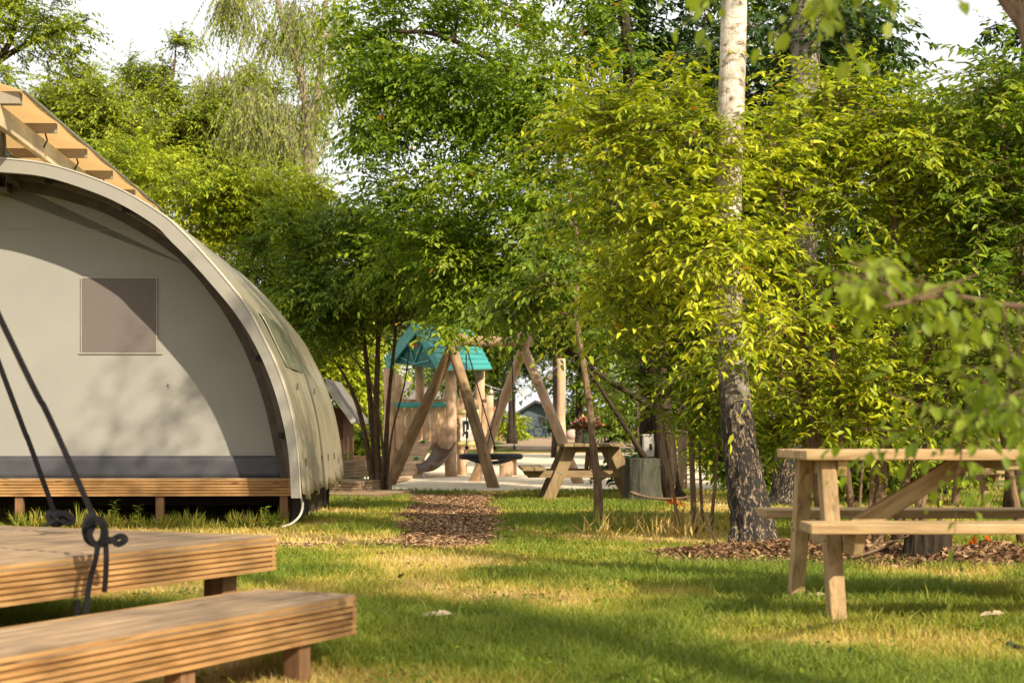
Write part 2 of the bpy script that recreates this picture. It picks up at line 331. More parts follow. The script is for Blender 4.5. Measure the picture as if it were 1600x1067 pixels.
# boxes/regions grass stays out of, then blades
def litter_mask(x, y):
    e = ((x - 2.35) / 1.45) ** 2 + ((y - 10.15) / .75) ** 2 + (vnoise(x, y, .3, 41) - .5) * .8
    return e < 1
def grass():
    n = 470000; rg = np.random.default_rng(5)
    u = rg.random(n); y = (4.3 ** -.35 + u * (24.5 ** -.35 - 4.3 ** -.35)) ** (-1 / .35)
    x = (rg.random(n) - .5) * y * .655 * 1.35
    dry = region_fn(x, y) + rg.normal(0, .12, n)
    clump = vnoise(x, y, .16, 51)
    keep = ~path_mask(x, y) & ~sandmask(x, y) & (rg.random(n) > np.clip(dry - .35, 0, 1) * .75) & ~(litter_mask(x, y) & (rg.random(n) > .12)) & (clump + rg.random(n) > .45)
    x, y, dry = x[keep], y[keep], dry[keep]; clump = clump[keep]; n = len(x)
    z = ground(y); fsc = np.clip(y / 8, .8, 2.2)
    h = (.022 + .032 * rg.random(n) + .02 * clump) * (1.15 - .65 * np.clip(dry, 0, 1)) * np.where(rg.random(n) > .985, 1.8, 1)
    edge = (y > 11.9) & (y < 13.3) & (x < -1); h = np.where(edge, h * 1.5, h)
    wd = .0028 * fsc * (.7 + .6 * rg.random(n)); a = rg.random(n) * 2 * np.pi
    lean = (.25 + .8 * rg.random(n)) * h; la = rg.random(n) * 2 * np.pi; lx = np.cos(la) * lean; ly = np.sin(la) * lean
    wx = np.cos(a) * wd; wy = np.sin(a) * wd
    b = np.stack([x, y, z], 1)
    V = np.empty((n, 5, 3), np.float32)
    V[:, 0] = b + np.stack([-wx, -wy, 0 * x], 1); V[:, 1] = b + np.stack([wx, wy, 0 * x], 1)
    mid = b + np.stack([lx * .35, ly * .35, h * .6], 1)
    V[:, 2] = mid + np.stack([wx, wy, 0 * x], 1) * .75; V[:, 3] = mid - np.stack([wx, wy, 0 * x], 1) * .75
    V[:, 4] = b + np.stack([lx, ly, h], 1)
    i = np.arange(n) * 5; Q = np.stack([i, i + 1, i + 2, i + 3], 1); T = np.stack([i + 3, i + 2, i + 4], 1)
    c = np.clip(.10 + .75 * dry + rg.normal(0, .10, n), 0, .99)
    me = rawmesh('grass', V.reshape(-1, 3), Q, T, {'rnd': np.repeat(c, 5)})
    tag(link('grass', me, GRASSM), 'short lawn grass with green and straw coloured patches', 'grass', kind='stuff')
grass()
def scatter(name, label, cat, x, y, z, size, mat, rg, tilt=.5, asp=.45):
    n = len(x); a = rg.random(n) * 2 * np.pi; L = size * (.5 + rg.random(n)); Wd = L * asp * (.5 + rg.random(n))
    d = np.stack([np.cos(a), np.sin(a), rg.normal(0, tilt * .5, n)], 1); s_ = np.stack([-np.sin(a), np.cos(a), rg.normal(0, tilt, n)], 1)
    c = np.stack([x, y, z + L * .12], 1); V = np.empty((n, 4, 3))
    V[:, 0] = c - d * L[:, None] / 2; V[:, 1] = c + s_ * Wd[:, None] / 2; V[:, 2] = c + d * L[:, None] / 2; V[:, 3] = c - s_ * Wd[:, None] / 2 + [0, 0, .003]
    i = np.arange(n) * 4; me = rawmesh(name, V.reshape(-1, 3), np.stack([i, i + 1, i + 2, i + 3], 1), None, {'rnd': np.repeat(rg.random(n), 4)})
    o = link(name, me, mat); tag(o, label, cat, kind='stuff'); return o
rg = np.random.default_rng(6)
x = rg.uniform(-3.3, .4, 110000); y = rg.uniform(11, 22.7, 110000); k = path_mask(x + rg.normal(0, .06, 110000), y + rg.normal(0, .08, 110000)); x, y = x[k], y[k]
scatter('wood_chips', 'reddish brown bark chips covering the path to the playground', 'wood chips', x, y, ground(y) + .006, .030, CHIPM, rg)
x = rg.uniform(.3, 5.2, 60000); y = rg.uniform(8.9, 11.4, 60000); k = litter_mask(x + rg.normal(0, .08, 60000), y + rg.normal(0, .05, 60000)) & (rg.random(60000) < .75); x, y = x[k], y[k]
def moundz(x, y): return .10 * np.exp(-(((x - 2.0) / 1.0) ** 2 + ((y - 10.4) / .45) ** 2)) + .10 * np.exp(-(((x - 2.95) / .35) ** 2 + ((y - 9.7) / .22) ** 2)) * (1 + .5 * vnoise(x, y, .1, 44))
scatter('leaf_litter', 'brown twigs and dry leaves heaped round the birch foot and stump', 'leaf litter', x, y, ground(y) + moundz(x, y) + .002, .045, LITTER, rg, .9, .28)
GX, GY = np.meshgrid(np.linspace(.4, 4.6, 130), np.linspace(9.1, 11.3, 70)); MZ = moundz(GX, GY) + (vnoise(GX, GY, .12, 45) - .5) * .03
V = np.stack([GX, GY, ground(GY) + MZ - .012], -1).reshape(-1, 3); i = (np.arange(69)[:, None] * 130 + np.arange(129)[None]).ravel()
MOUNDM = mat_plain('litter_soil', (.13, .075, .04), .95, .5, 30, b=.9, spec=.05)
tag(link('earth_mound', rawmesh('earth_mound', V, np.stack([i, i + 1, i + 131, i + 130], 1)), MOUNDM, smooth=True), kind='structure')

rg = np.random.default_rng(66); y = rg.uniform(4.8, 22, 900) ** 1.0; x = rg.normal(0, 1, 900) * y * .22 + 1.0
k = ~path_mask(x, y); scatter('fallen_leaves', 'small brown fallen leaves and twigs dotted over the lawn', 'fallen leaves', x[k], y[k], ground(y[k]) + .018, .035, LITTER, rg, .6, .5)
nc = 260; cy = rg.uniform(4.9, 14, nc); cx = rg.normal(0, 1, nc) * cy * .24 + .8; kk = ~path_mask(cx, cy); cx, cy = cx[kk], cy[kk]; m_ = 26
px_ = (cx[:, None] + rg.normal(0, .07, (len(cx), m_))).ravel(); py_ = (cy[:, None] + rg.normal(0, .07, (len(cx), m_))).ravel(); n = len(px_)
me_P = np.stack([px_, py_, ground(py_) + .018 + .02 * rg.random(n)], 1); me_D = np.stack([rg.normal(0, 1, n), rg.normal(0, 1, n), .25 + 0 * px_], 1)
CLOVER = (me_P, me_D, rg.normal(0, .25, (n, 3)) + [0, 0, 1], rg.uniform(.014, .032, n), rg.uniform(.012, .022, n), rg.random(n) * .8)
# ------------------------------------------------------------------ trees
def leaf_mesh(name, P, D, UP, L, Wd, rnd, curl=.18):
    """P base points, D leaf directions, UP rough normals; six-vertex folded leaves"""
    D = D / np.linalg.norm(D, axis=1, keepdims=True); Wv = np.cross(D, UP); Wv /= np.linalg.norm(Wv, axis=1, keepdims=True) + 1e-9; Nn = np.cross(Wv, D)
    n = len(P); V = np.empty((n, 6, 3), np.float32); L = L[:, None]; Wd = Wd[:, None]
    V[:, 0] = P
    V[:, 1] = P + D * L * .33 + Wv * Wd * .5 + Nn * Wd * .16; V[:, 2] = P + D * L * .33 - Wv * Wd * .5 + Nn * Wd * .16
    V[:, 3] = P + D * L * .70 + Wv * Wd * .36 + Nn * (Wd * .10 - L * curl * .4); V[:, 4] = P + D * L * .70 - Wv * Wd * .36 + Nn * (Wd * .10 - L * curl * .4)
    V[:, 5] = P + D * L - Nn * L * curl
    i = np.arange(n) * 6; Q = np.concatenate([np.stack([i, i + 1, i + 3, i + 5], 1), np.stack([i, i + 5, i + 4, i + 2], 1)])
    return rawmesh(name, V.reshape(-1, 3), Q, None, {'rnd': np.repeat(rnd, 6)})
tag(link('clover', leaf_mesh('clover', *CLOVER), L_CHERRYG), 'small broad-leaved clover and weeds in the lawn', 'clover', kind='stuff')
def twig_mesh_arrays(S0, Dd, Ln, droop, r0, rg, k=4):
    n = len(S0); t = np.linspace(0, 1, k)[None, :, None]
    C = S0[:, None] + Dd[:, None] * (Ln[:, None, None] * t) - np.array([0, 0, 1.0])[None, None] * (droop * Ln)[:, None, None] * t ** 2
    rr = r0 * (1 - .8 * t); a = np.array([0, 2.094, 4.189]); V = np.empty((n, k, 3, 3), np.float32)
    u = np.cross(Dd, [0.1, 0.2, 1.0]); u /= np.linalg.norm(u, axis=1, keepdims=True) + 1e-9; v = np.cross(Dd, u)
    for j in range(3): V[:, :, j] = C + rr * (u[:, None] * math.cos(a[j]) + v[:, None] * math.sin(a[j]))
    base = (np.arange(n) * k * 3)[:, None, None] + (np.arange(k - 1) * 3)[None, :, None] + np.arange(3)[None, None]
    nx = (np.arange(n) * k * 3)[:, None, None] + (np.arange(k - 1) * 3)[None, :, None] + np.array([1, 2, 0])[None, None]
    Q = np.stack([base, nx, nx + 3, base + 3], -1).reshape(-1, 4)
    return V.reshape(-1, 3), Q
def make_tree(name, label, cat, base, trunk, r0, r1, blobs, K, twigs, nl, leaf, lmat, bmat, seed, tl=.5, droop=.35, spread=.45,
              hang=.3, weep=False, limbr=.035, outer=1.3, flat=.55, group=None, tn=10, light=0.0, twr=.003, stems=None, trunk_ob=True, upf=.25, lw=.42, from_h=.25, zmin=None):
    """trunk: world points from the foot up. blobs: (centre, radii, weight) in world space."""
    rg = np.random.default_rng(seed); random.seed(seed); base = Vector(base)
    T = thing(name, label, cat, base, 0, group); B = np.array(base)
    tr = [np.array(p, float) for p in catmull([np.array(p) for p in trunk], 26)]
    paths = [(tr, r0, r1)]
    for st, ra, rb in (stems or []):
        paths.append(([np.array(p) for p in catmull([np.array(q) for q in st], 14)], ra, rb))
    mb = MB()
    for pts, ra, rb in paths:
        n = len(pts); rad = [rb + (ra - rb) * (1 - i / (n - 1)) ** .8 + ra * .45 * math.exp(-i * 1.1) for i in range(n)]
        mb.tube([Vector(q - B) for q in pts], rad, tn, jit=.12)
    mb.build('trunk', bmat, T, smooth=True)
    ws = np.array([b[2] for b in blobs], float); ws /= ws.sum(); ids = rg.choice(len(blobs), K, p=ws)
    g = rg.normal(0, 1, (K, 3)); g /= np.linalg.norm(g, axis=1, keepdims=True); g *= (rg.random(K) ** .42)[:, None]
    C = np.array([blobs[i][0] for i in ids], float) + g * np.array([blobs[i][1] for i in ids], float)
    node = []; nr = []
    for pts, ra, rb in paths:
        n = len(pts)
        for i in range(int(n * from_h), n): node.append(pts[i]); nr.append(rb + (ra - rb) * (1 - i / n))
    node = list(node); top = np.array(node)
    order = np.argsort(np.min(np.linalg.norm(C[:, None] - top[None], axis=2), axis=1))
    bb = MB(); segs = []
    NA = np.array(node); NR = np.array(nr)
    for ci in order:
        c = C[ci]; dv = c[None] - NA; dist = np.linalg.norm(dv, axis=1)
        cost = dist + np.maximum(0, -dv[:, 2] * .9) * (0 if weep else 1) + np.where(dist < .15, 5, 0)
        j = int(np.argmin(cost)); a = NA[j]; L = dist[j]
        mid = (a + c) / 2 + rg.normal(0, .10, 3) * L + np.array([0, 0, (.18 if weep else .06) * L])
        m = max(4, min(10, int(L / .22))); pts = [(1 - t) ** 2 * a + 2 * t * (1 - t) * mid + t * t * c + (rg.normal(0, .018, 3) * L if 0 < t < 1 else 0) for t in np.linspace(0, 1, m)]
        ra = min(NR[j] * .6, limbr * (.35 + .3 * L)); rb = max(twr * 1.6, ra * .3)
        bb.tube([Vector(q - B) for q in pts], list(np.linspace(ra, rb, m)), 5, cap=False)
        NA = np.vstack([NA, pts[1:]]); NR = np.concatenate([NR, np.linspace(ra, rb, m)[1:]])
        segs.append((a, mid, c, L))
    # twigs start along the outer part of each branch
    sid = rg.integers(0, len(segs), twigs); A = np.array([s[0] for s in segs]); M_ = np.array([s[1] for s in segs]); E = np.array([s[2] for s in segs]); LL = np.array([s[3] for s in segs])
    t = 1 - (rg.random(twigs) ** 1.3) * np.minimum(.85, outer / np.maximum(LL[sid], .4)); tt = t[:, None]
    P0 = (1 - tt) ** 2 * A[sid] + 2 * tt * (1 - tt) * M_[sid] + tt ** 2 * E[sid]
    bd = E[sid] - M_[sid]; bd /= np.linalg.norm(bd, axis=1, keepdims=True) + 1e-6
    jd = rg.normal(0, 1, (twigs, 3)) * [1, 1, flat]; jd /= np.linalg.norm(jd, axis=1, keepdims=True)
    if weep: Dd = jd * .5 + [0, 0, -.9]
    else: Dd = bd * .55 + jd * .9 + [0, 0, upf]
    Dd /= np.linalg.norm(Dd, axis=1, keepdims=True)
    P0 = P0 + rg.normal(0, spread * .35, (twigs, 3)) * tl
    Ln = tl * (.55 + .9 * rg.random(twigs)); dr = droop * (.5 + rg.random(twigs))
    V, Q = twig_mesh_arrays(P0 - B, Dd, Ln, dr, twr, rg)
    n0 = len(bb.v); fq = [tuple(int(i) + n0 for i in q) for q in Q] if len(Q) < 60000 else []
    if fq: bb.v += [tuple(q) for q in V]; bb.g += [tuple(q * .3) for q in V]; bb.f += fq
    bb.build('branches', bmat, T, smooth=True)
    # leaves
    k = (np.arange(nl)[None] + rg.random((twigs, nl)) * .5 + .35) / nl; k = np.minimum(k, 1.02)
    Pp = P0[:, None] + Dd[:, None] * (Ln[:, None] * k)[..., None] - np.array([0, 0, 1.0]) * ((dr * Ln)[:, None] * k ** 2)[..., None]
    tg = Dd[:, None] - np.array([0, 0, 2.0]) * (dr[:, None] * k)[..., None]; tg /= np.linalg.norm(tg, axis=2, keepdims=True)
    sdv = np.cross(tg, [0.05, 0.02, 1.0]); sdv /= np.linalg.norm(sdv, axis=2, keepdims=True) + 1e-6
    sg = np.where(np.arange(nl) % 2 == 0, 1.0, -1.0)[None, :, None]
    LD = tg * .75 + sdv * sg * .8 + rg.normal(0, .28, Pp.shape) - np.array([0, 0, hang])
    UPn = np.array([0, 0, 1.0]) + rg.normal(0, .42, Pp.shape)
    n = twigs * nl; lf = leaf * (.45 + .95 * rg.random(n)) * np.where(k.ravel() > .85, .85, 1)
    cid = rg.random(len(segs))[sid]; rn = np.clip(.42 * np.repeat(cid, nl) + .30 * rg.random(n) + .34 * k.ravel() * (.6 + .7 * rg.random(n)) + light - .03, 0, .93)  # lit and shaded sprays put into leaf tone, by cluster and towards the tips
    rn = np.where(rg.random(n) > .997, .99, rn)
    Pf = Pp.reshape(-1, 3); keep = Pf[:, 2] > (zmin(Pf[:, 0]) + .30 * vnoise(Pf[:, 0], Pf[:, 1] * .3, .5, 90) if zmin else ground(Pf[:, 1]) + .05)
    me = leaf_mesh('crown', (Pf - B)[keep], LD.reshape(-1, 3)[keep], UPn.reshape(-1, 3)[keep], lf[keep], (lf * lw * (.85 + .3 * rg.random(n)))[keep], rn[keep])
    link('crown', me, lmat, T)
    return T
def bl(px, py, d, rx, ry, rz, wt=1): return (tuple(at(px, py, d)), (rx, ry, rz), wt)

# ---- the birch in the middle of the lawn
Bx = [(1180, 865, 11.0), (1172, 800, 11.0), (1160, 720, 11.0), (1150, 640, 11.0), (1143, 540, 11.0), (1136, 430, 11.0), (1137, 300, 11.0), (1143, 150, 11.0), (1147, 0, 11.0), (1150, -300, 11.0), (1165, -700, 11.1), (1190, -1100, 11.2)]
bp = [at(*q) for q in Bx]; bbase = atg(1180, 11.0)
T = thing('birch_tree', 'white-barked birch with a black furrowed foot, standing in litter left of the near picnic table', 'tree', bbase)
mb = MB(); cp = catmull([np.array(q) for q in bp], 130); vs = []; gs = []; fs = []; nn = 40; L = 0
for i, q in enumerate(cp):
    z = q[2]; r = np.interp(z, [0, .15, .5, 1.0, 1.6, 2.4, 4.2, 9.0], [.185, .150, .128, .108, .100, .098, .088, .035])
    rough = np.interp(z, [0, .9, 1.6, 3], [.17, .12, .05, .025])
    if i: L += np.linalg.norm(q - cp[i - 1])
    for k in range(nn):
        a = 2 * math.pi * k / nn
        f = 1 + rough * (vnoise(np.array(k * .9 + 3), np.array(z * 9.0), 1.0, 61) - .5) * 1.3 + rough * (vnoise(np.array(k * 2.3), np.array(z * 22.), 1.0, 62) - .5) + (.32 * math.exp(-z / .10) * (.3 + .7 * max(0, math.cos(a * 5 + 1))))
        vs.append(q - np.array(bbase) + np.array([math.cos(a), math.sin(a), 0]) * r * f); gs.append((L, math.cos(a) * r, math.sin(a) * r))
for i in range(len(cp) - 1):
    for k in range(nn): fs.append((i * nn + k, i * nn + (k + 1) % nn, (i + 1) * nn + (k + 1) % nn, (i + 1) * nn + k))
mb.add(vs, fs, gs); mb.build('trunk', BIRCH, T, smooth=True)
def crown_only(T, base, tr, r0, blobs, K, twigs, nl, leaf, lmat, bmat, seed, **kw):
    """limbs and leaves grown on an existing trunk"""
    t2 = make_tree('tmp', None, None, base, tr, r0, .02, blobs, K, twigs, nl, leaf, lmat, bmat, seed, **kw)
    for ch in [o for o in bpy.data.objects if o.parent == t2]:
        if ch.name.startswith('trunk'): bpy.data.objects.remove(ch)
        else: ch.parent = T
    bpy.data.objects.remove(t2)
crown_only(T, bbase, [tuple(q) for q in bp[8:]], .04, [((1.7, 11, 7.2), (1.9, 1.8, 2.0), 1)], 60, 1500, 9, .06, L_OAK, BARKL, 101, tl=.5, droop=.8, hang=.6)

CH = dict(tl=.50, droop=.34, hang=.14, upf=.26, lw=.36, outer=.55, flat=.32)
# ---- young cherry-like shrubs that fill the right half
make_tree('cherry_shrub', 'bright yellow-green shrub reaching left across the white birch trunk', 'shrub', atg(1290, 11.9),
          [atg(1290, 11.9), at(1270, 640, 11.8), at(1250, 500, 11.7), at(1225, 330, 11.5), at(1200, 210, 11.3)], .045, .010,
          [bl(1010, 240, 11.3, .62, .6, .42, 1.5), bl(1190, 330, 11.6, .5, .6, .5, .7), bl(930, 340, 11.8, .30, .4, .3, .6), bl(1060, 400, 11.6, .6, .6, .36, 1.1), bl(960, 190, 11.6, .35, .4, .3, .6), bl(1240, 240, 11.7, .3, .4, .35, .6), bl(1150, 520, 10.6, .30, .18, .32, .38), bl(1085, 350, 10.8, .2, .2, .3, .4), bl(1140, 400, 10.7, .22, .15, .25, .3), bl(1150, 240, 10.8, .25, .15, .25, .22), bl(1060, 150, 11.5, .3, .4, .3, .4), bl(930, 480, 11.6, .3, .4, .25, .35)],
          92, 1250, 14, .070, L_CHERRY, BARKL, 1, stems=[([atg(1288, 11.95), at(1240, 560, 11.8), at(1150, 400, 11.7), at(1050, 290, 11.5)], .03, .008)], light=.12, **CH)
make_tree('cherry_shrub', 'tall bright yellow-green shrub rising behind the middle of the near picnic table', 'shrub', atg(1370, 11.6),
          [atg(1370, 11.6), at(1385, 650, 11.6), at(1400, 480, 11.7), at(1395, 300, 11.7), at(1370, 180, 11.7)], .05, .010,
          [bl(1370, 270, 11.7, .62, .7, .5, 1.3), bl(1330, 450, 11.5, .6, .6, .5, 1.1), bl(1450, 420, 11.8, .5, .6, .6, 1), bl(1270, 190, 12, .3, .4, .3, .5), bl(1350, 620, 11.4, .6, .6, .36, 1), bl(1480, 250, 11.9, .4, .5, .5, .7), bl(1230, 520, 11.4, .35, .4, .5, .6)],
          90, 1450, 14, .070, L_CHERRY, BARKL, 2, stems=[([atg(1400, 11.7), at(1440, 600, 11.6), at(1480, 420, 11.7), at(1500, 260, 11.8)], .035, .01), ([atg(1340, 11.6), at(1310, 640, 11.5), at(1300, 480, 11.6), at(1290, 330, 11.7)], .03, .01),
          ([atg(1425, 11.5), at(1445, 680, 11.4), at(1420, 560, 11.4)], .025, .01), ([atg(1470, 11.6), at(1468, 680, 11.5), at(1490, 560, 11.5)], .02, .01), ([atg(1355, 11.5), at(1362, 700, 11.5), at(1330, 560, 11.5)], .02, .008)], light=.04, **CH)
make_tree('cherry_shrub', 'leafy green shrub at the right edge of the photo, reaching up to the sky gap', 'shrub', atg(1640, 11.2),
          [atg(1640, 11.2), at(1620, 560, 11.2), at(1590, 380, 11.2), at(1570, 240, 11.2), at(1560, 140, 11.2)], .05, .010,
          [bl(1570, 300, 11.2, .45, .6, .62, 1.3), bl(1560, 540, 11.0, .5, .6, .6, 1.2), bl(1550, 160, 11.3, .24, .4, .3, .45), bl(1660, 250, 11.2, .5, .6, .7, .8), bl(1500, 640, 11.3, .4, .5, .3, .6)],
          80, 1150, 14, .072, L_CHERRYG, BARKL, 3, stems=[([atg(1600, 11.3), at(1560, 640, 11.2), at(1530, 480, 11.2), at(1520, 330, 11.3)], .03, .01)], **CH)
make_tree('cherry_shrub', 'low airy shrub with thin upright stems left of the dark birch foot', 'shrub', atg(1085, 13.2),
          [atg(1085, 13.2), at(1080, 700, 13.2), at(1072, 580, 13.3), at(1060, 440, 13.4)], .028, .007,
          [bl(1060, 560, 13.2, .42, .5, .42, 1), bl(1010, 450, 13.4, .45, .5, .3, 1), bl(1100, 660, 13.0, .3, .4, .32, .8), bl(1075, 470, 13.4, .5, .5, .3, .8)],
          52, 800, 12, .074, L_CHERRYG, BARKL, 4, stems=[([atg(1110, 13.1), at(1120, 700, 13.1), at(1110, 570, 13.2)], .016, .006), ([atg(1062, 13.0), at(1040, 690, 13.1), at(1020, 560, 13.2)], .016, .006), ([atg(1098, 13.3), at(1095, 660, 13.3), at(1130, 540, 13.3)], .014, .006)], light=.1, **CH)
make_tree('cherry_shrub', 'sunlit yellow-green shrub low between the birch foot and the dark double trunk behind it', 'shrub', atg(1290, 14.2),
          [atg(1290, 14.2), at(1285, 680, 14.2), at(1270, 560, 14.2), at(1260, 450, 14.2)], .03, .008,
          [bl(1230, 560, 14.3, .5, .6, .5, 1), bl(1330, 640, 14.2, .6, .6, .35, 1), bl(1200, 660, 14.4, .3, .4, .35, .6), bl(1480, 560, 14.2, .6, .5, .6, 1)],
          60, 1050, 12, .076, L_CHERRY, BARKL, 5, stems=[([atg(1440, 14.2), at(1450, 650, 14.2), at(1470, 500, 14.2)], .03, .01), ([atg(1340, 14.0), at(1350, 680, 14.1), at(1340, 600, 14.2)], .016, .006)], **CH)
# ---- slender tree in the grass in front of the far table
make_tree('slender_tree', 'slender crooked tree in front of the far picnic table', 'tree', atg(935, 15.2),
          [atg(935, 15.2), at(934, 760, 15.2), at(926, 690, 15.2), at(922, 640, 15.2), at(910, 560, 15.3), at(900, 480, 15.4), at(906, 400, 15.5), at(890, 300, 15.6)], .046, .012,
          [bl(890, 440, 15.6, .75, .6, .32, 1), bl(940, 330, 15.8, .8, .7, .45, 1.1), bl(1000, 420, 15.6, .5, .6, .4, .7), bl(820, 480, 16, .4, .5, .16, .5)],
          46, 620, 10, .085, L_GREEN, BARKL, 6, tl=.45, droop=.4, hang=.4, limbr=.022, from_h=.5)
# ---- the big green tree over the middle
GT = atg(1046, 20.8)
make_tree('cherry_tree', 'big dense green tree, dark trunk right of the far picnic table, hanging over the playground', 'tree', GT,
          [GT, at(1042, 740, 20.5), at(1036, 660, 20.5), at(1025, 560, 20.5), at(1010, 430, 20.6), at(990, 280, 20.8), at(980, 80, 21), at(960, -150, 21)],   .17, .05,
          [bl(700, 200, 20.5, 1.5, 1.3, 1.3, 1.5), bl(600, 110, 21, .95, 1.1, 1.1, 1.0), bl(820, 330, 20, 1.3, 1.2, 1.0, 1.2), bl(680, 400, 21, .85, 1.1, .45, .6), bl(880, 120, 20.5, 1.4, 1.3, 1.4, 1.2),
           bl(800, 455, 20.5, 1.1, 1.0, .28, .75), bl(735, 520, 20.3, .45, .6, .14, .32), bl(950, 430, 20, .9, 1.0, .8, 1.0), bl(740, -50, 21, 2.0, 1.4, 1.0, 1.1), bl(960, 560, 20, .6, .8, .35, .5)],
          210, 6800, 11, .088, L_GREEN, BARKD, 7, zmin=lambda x: np.where(x < -1.3, 2.12, 1.76), outer=1.0, flat=.4, tl=.6, droop=.38, hang=.22, lw=.42, limbr=.05, twr=.004, from_h=.35, light=.03,
          stems=[([at(1030, 640, 20.5), at(960, 600, 20.3), at(880, 545, 20.2), at(800, 500, 20.2), at(700, 500, 20.4)], .042, .014),
                 ([at(1010, 720, 20.3), at(960, 640, 20.0), at(905, 560, 19.8), at(840, 500, 20)], .036, .012),
                 ([at(1010, 480, 20.5), at(900, 400, 20.3), at(760, 420, 20.4), at(640, 440, 20.6)], .06, .015),
                 ([at(985, 240, 20.8), at(860, 150, 20.6), at(700, 60, 20.6), at(600, 50, 20.8)], .06, .015)])
make_tree('dark_tree', 'dark slim-trunked tree behind the bright shrubs, left of the upper birch trunk', 'tree', atg(1015, 25),
          [atg(1015, 25), at(1012, 600, 25), at(1010, 300, 25), at(1005, 0, 25.2), at(1000, -200, 25.2)], .16, .05,
          [bl(1040, 90, 25, 1.9, 1.3, 2.0, 1.3), bl(1120, 350, 25, 1.6, 1.3, 1.5, 1), bl(1120, 560, 25, 1.1, 1.0, .8, .7)],
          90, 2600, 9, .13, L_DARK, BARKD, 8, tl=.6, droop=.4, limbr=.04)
# ---- second birch and dark conifer-like trees, back right, shade put into their leaf colour
S2 = atg(1232, 19.0)
make_tree('birch_tree', 'second birch, broad and dark-footed, standing in shade behind the near picnic table', 'tree', S2,
          [S2, at(1236, 740, 19), at(1244, 620, 19), at(1250, 430, 19), at(1256, 230, 19), at(1260, 0, 19), at(1262, -250, 19)], .23, .15,
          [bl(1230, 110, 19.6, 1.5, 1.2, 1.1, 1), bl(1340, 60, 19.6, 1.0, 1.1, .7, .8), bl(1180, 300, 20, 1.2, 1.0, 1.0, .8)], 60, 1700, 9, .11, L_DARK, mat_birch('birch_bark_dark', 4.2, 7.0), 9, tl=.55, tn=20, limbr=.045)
make_tree('dark_tree', 'dark evergreen-looking tree behind the sunlit shrubs at mid right', 'tree', atg(1450, 22),
          [atg(1450, 22), at(1450, 500, 22), at(1455, 320, 22), at(1450, 220, 22)], .2, .05,
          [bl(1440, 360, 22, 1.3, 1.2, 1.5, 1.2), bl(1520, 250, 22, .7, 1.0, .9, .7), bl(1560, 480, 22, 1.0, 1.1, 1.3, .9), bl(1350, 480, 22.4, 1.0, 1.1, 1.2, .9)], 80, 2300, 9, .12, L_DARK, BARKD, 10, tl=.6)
make_tree('broadleaf_tree', 'mid green tree with rounded top just left of the sky gap at upper right', 'tree', atg(1380, 31),
          [atg(1380, 31), at(1380, 500, 31), at(1375, 250, 31), at(1370, 110, 31)], .25, .06,
          [bl(1330, 140, 31, 1.6, 1.4, 1.3, 1), bl(1400, 250, 31, 1.3, 1.3, 1.5, 1), bl(1280, 40, 31, 1.4, 1.2, 1.3, .7)], 70, 2200, 9, .15, L_GREEN, BARKD, 12, tl=.7, twr=.006)
make_tree('dark_tree', 'dark tree cut by the right edge of the photo, its trunk beside the distant bench', 'tree', atg(1592, 17),
          [atg(1592, 17), at(1590, 560, 17), at(1588, 400, 17), at(1600, 200, 17), at(1610, 0, 17)], .13, .06,
          [bl(1600, 130, 17.5, .7, 1.0, .8, .8), bl(1680, 350, 17, 1.0, 1.1, 1.6, 1)], 46, 1100, 9, .1, L_DARK, BARKD, 13, tl=.5)
# ---- multi-stemmed shrub beside the playground
M1 = atg(592, 23.0)
make_tree('multi_stem_tree', 'multi-stemmed green tree fanning up between the tent and the playground', 'tree', M1,
          [M1, at(588, 660, 23), at(590, 560, 23), at(596, 430, 23), at(600, 330, 23)], .055, .015,
          [bl(560, 470, 23, 1.1, 1.0, .55, 1.2), bl(470, 400, 23.5, 1.0, 1.0, .8, 1.1), bl(500, 500, 23.2, .7, .9, .6, .8), bl(620, 420, 23, .75, .9, .6, .9), bl(560, 350, 23.3, .8, .9, .45, .6)],
          140, 3700, 12, .076, L_GREEN, BARK, 14, zmin=lambda x: np.where(x > -1.75, 2.3, 1.5), tl=.5, droop=.35, hang=.4, limbr=.025, from_h=.45,
          stems=[([M1 + Vector((-.06, 0, 0)), at(566, 660, 23), at(545, 600, 23), at(520, 560, 23)], .045, .012), ([M1 + Vector((.08, .05, 0)), at(606, 640, 23), at(618, 520, 23), at(622, 430, 23)], .04, .01),
                 ([M1 + Vector((-.02, .08, 0)), at(578, 620, 23.1), at(566, 500, 23.1), at(560, 420, 23.2)], .05, .012), ([M1 + Vector((.03, -.05, 0)), at(598, 700, 22.9), at(580, 600, 22.9), at(535, 540, 22.9)], .025, .008),
                 ([M1 + Vector((.1, .0, 0)), at(612, 680, 22.9), at(632, 600, 22.9), at(640, 540, 22.9)], .02, .007)], light=.04)
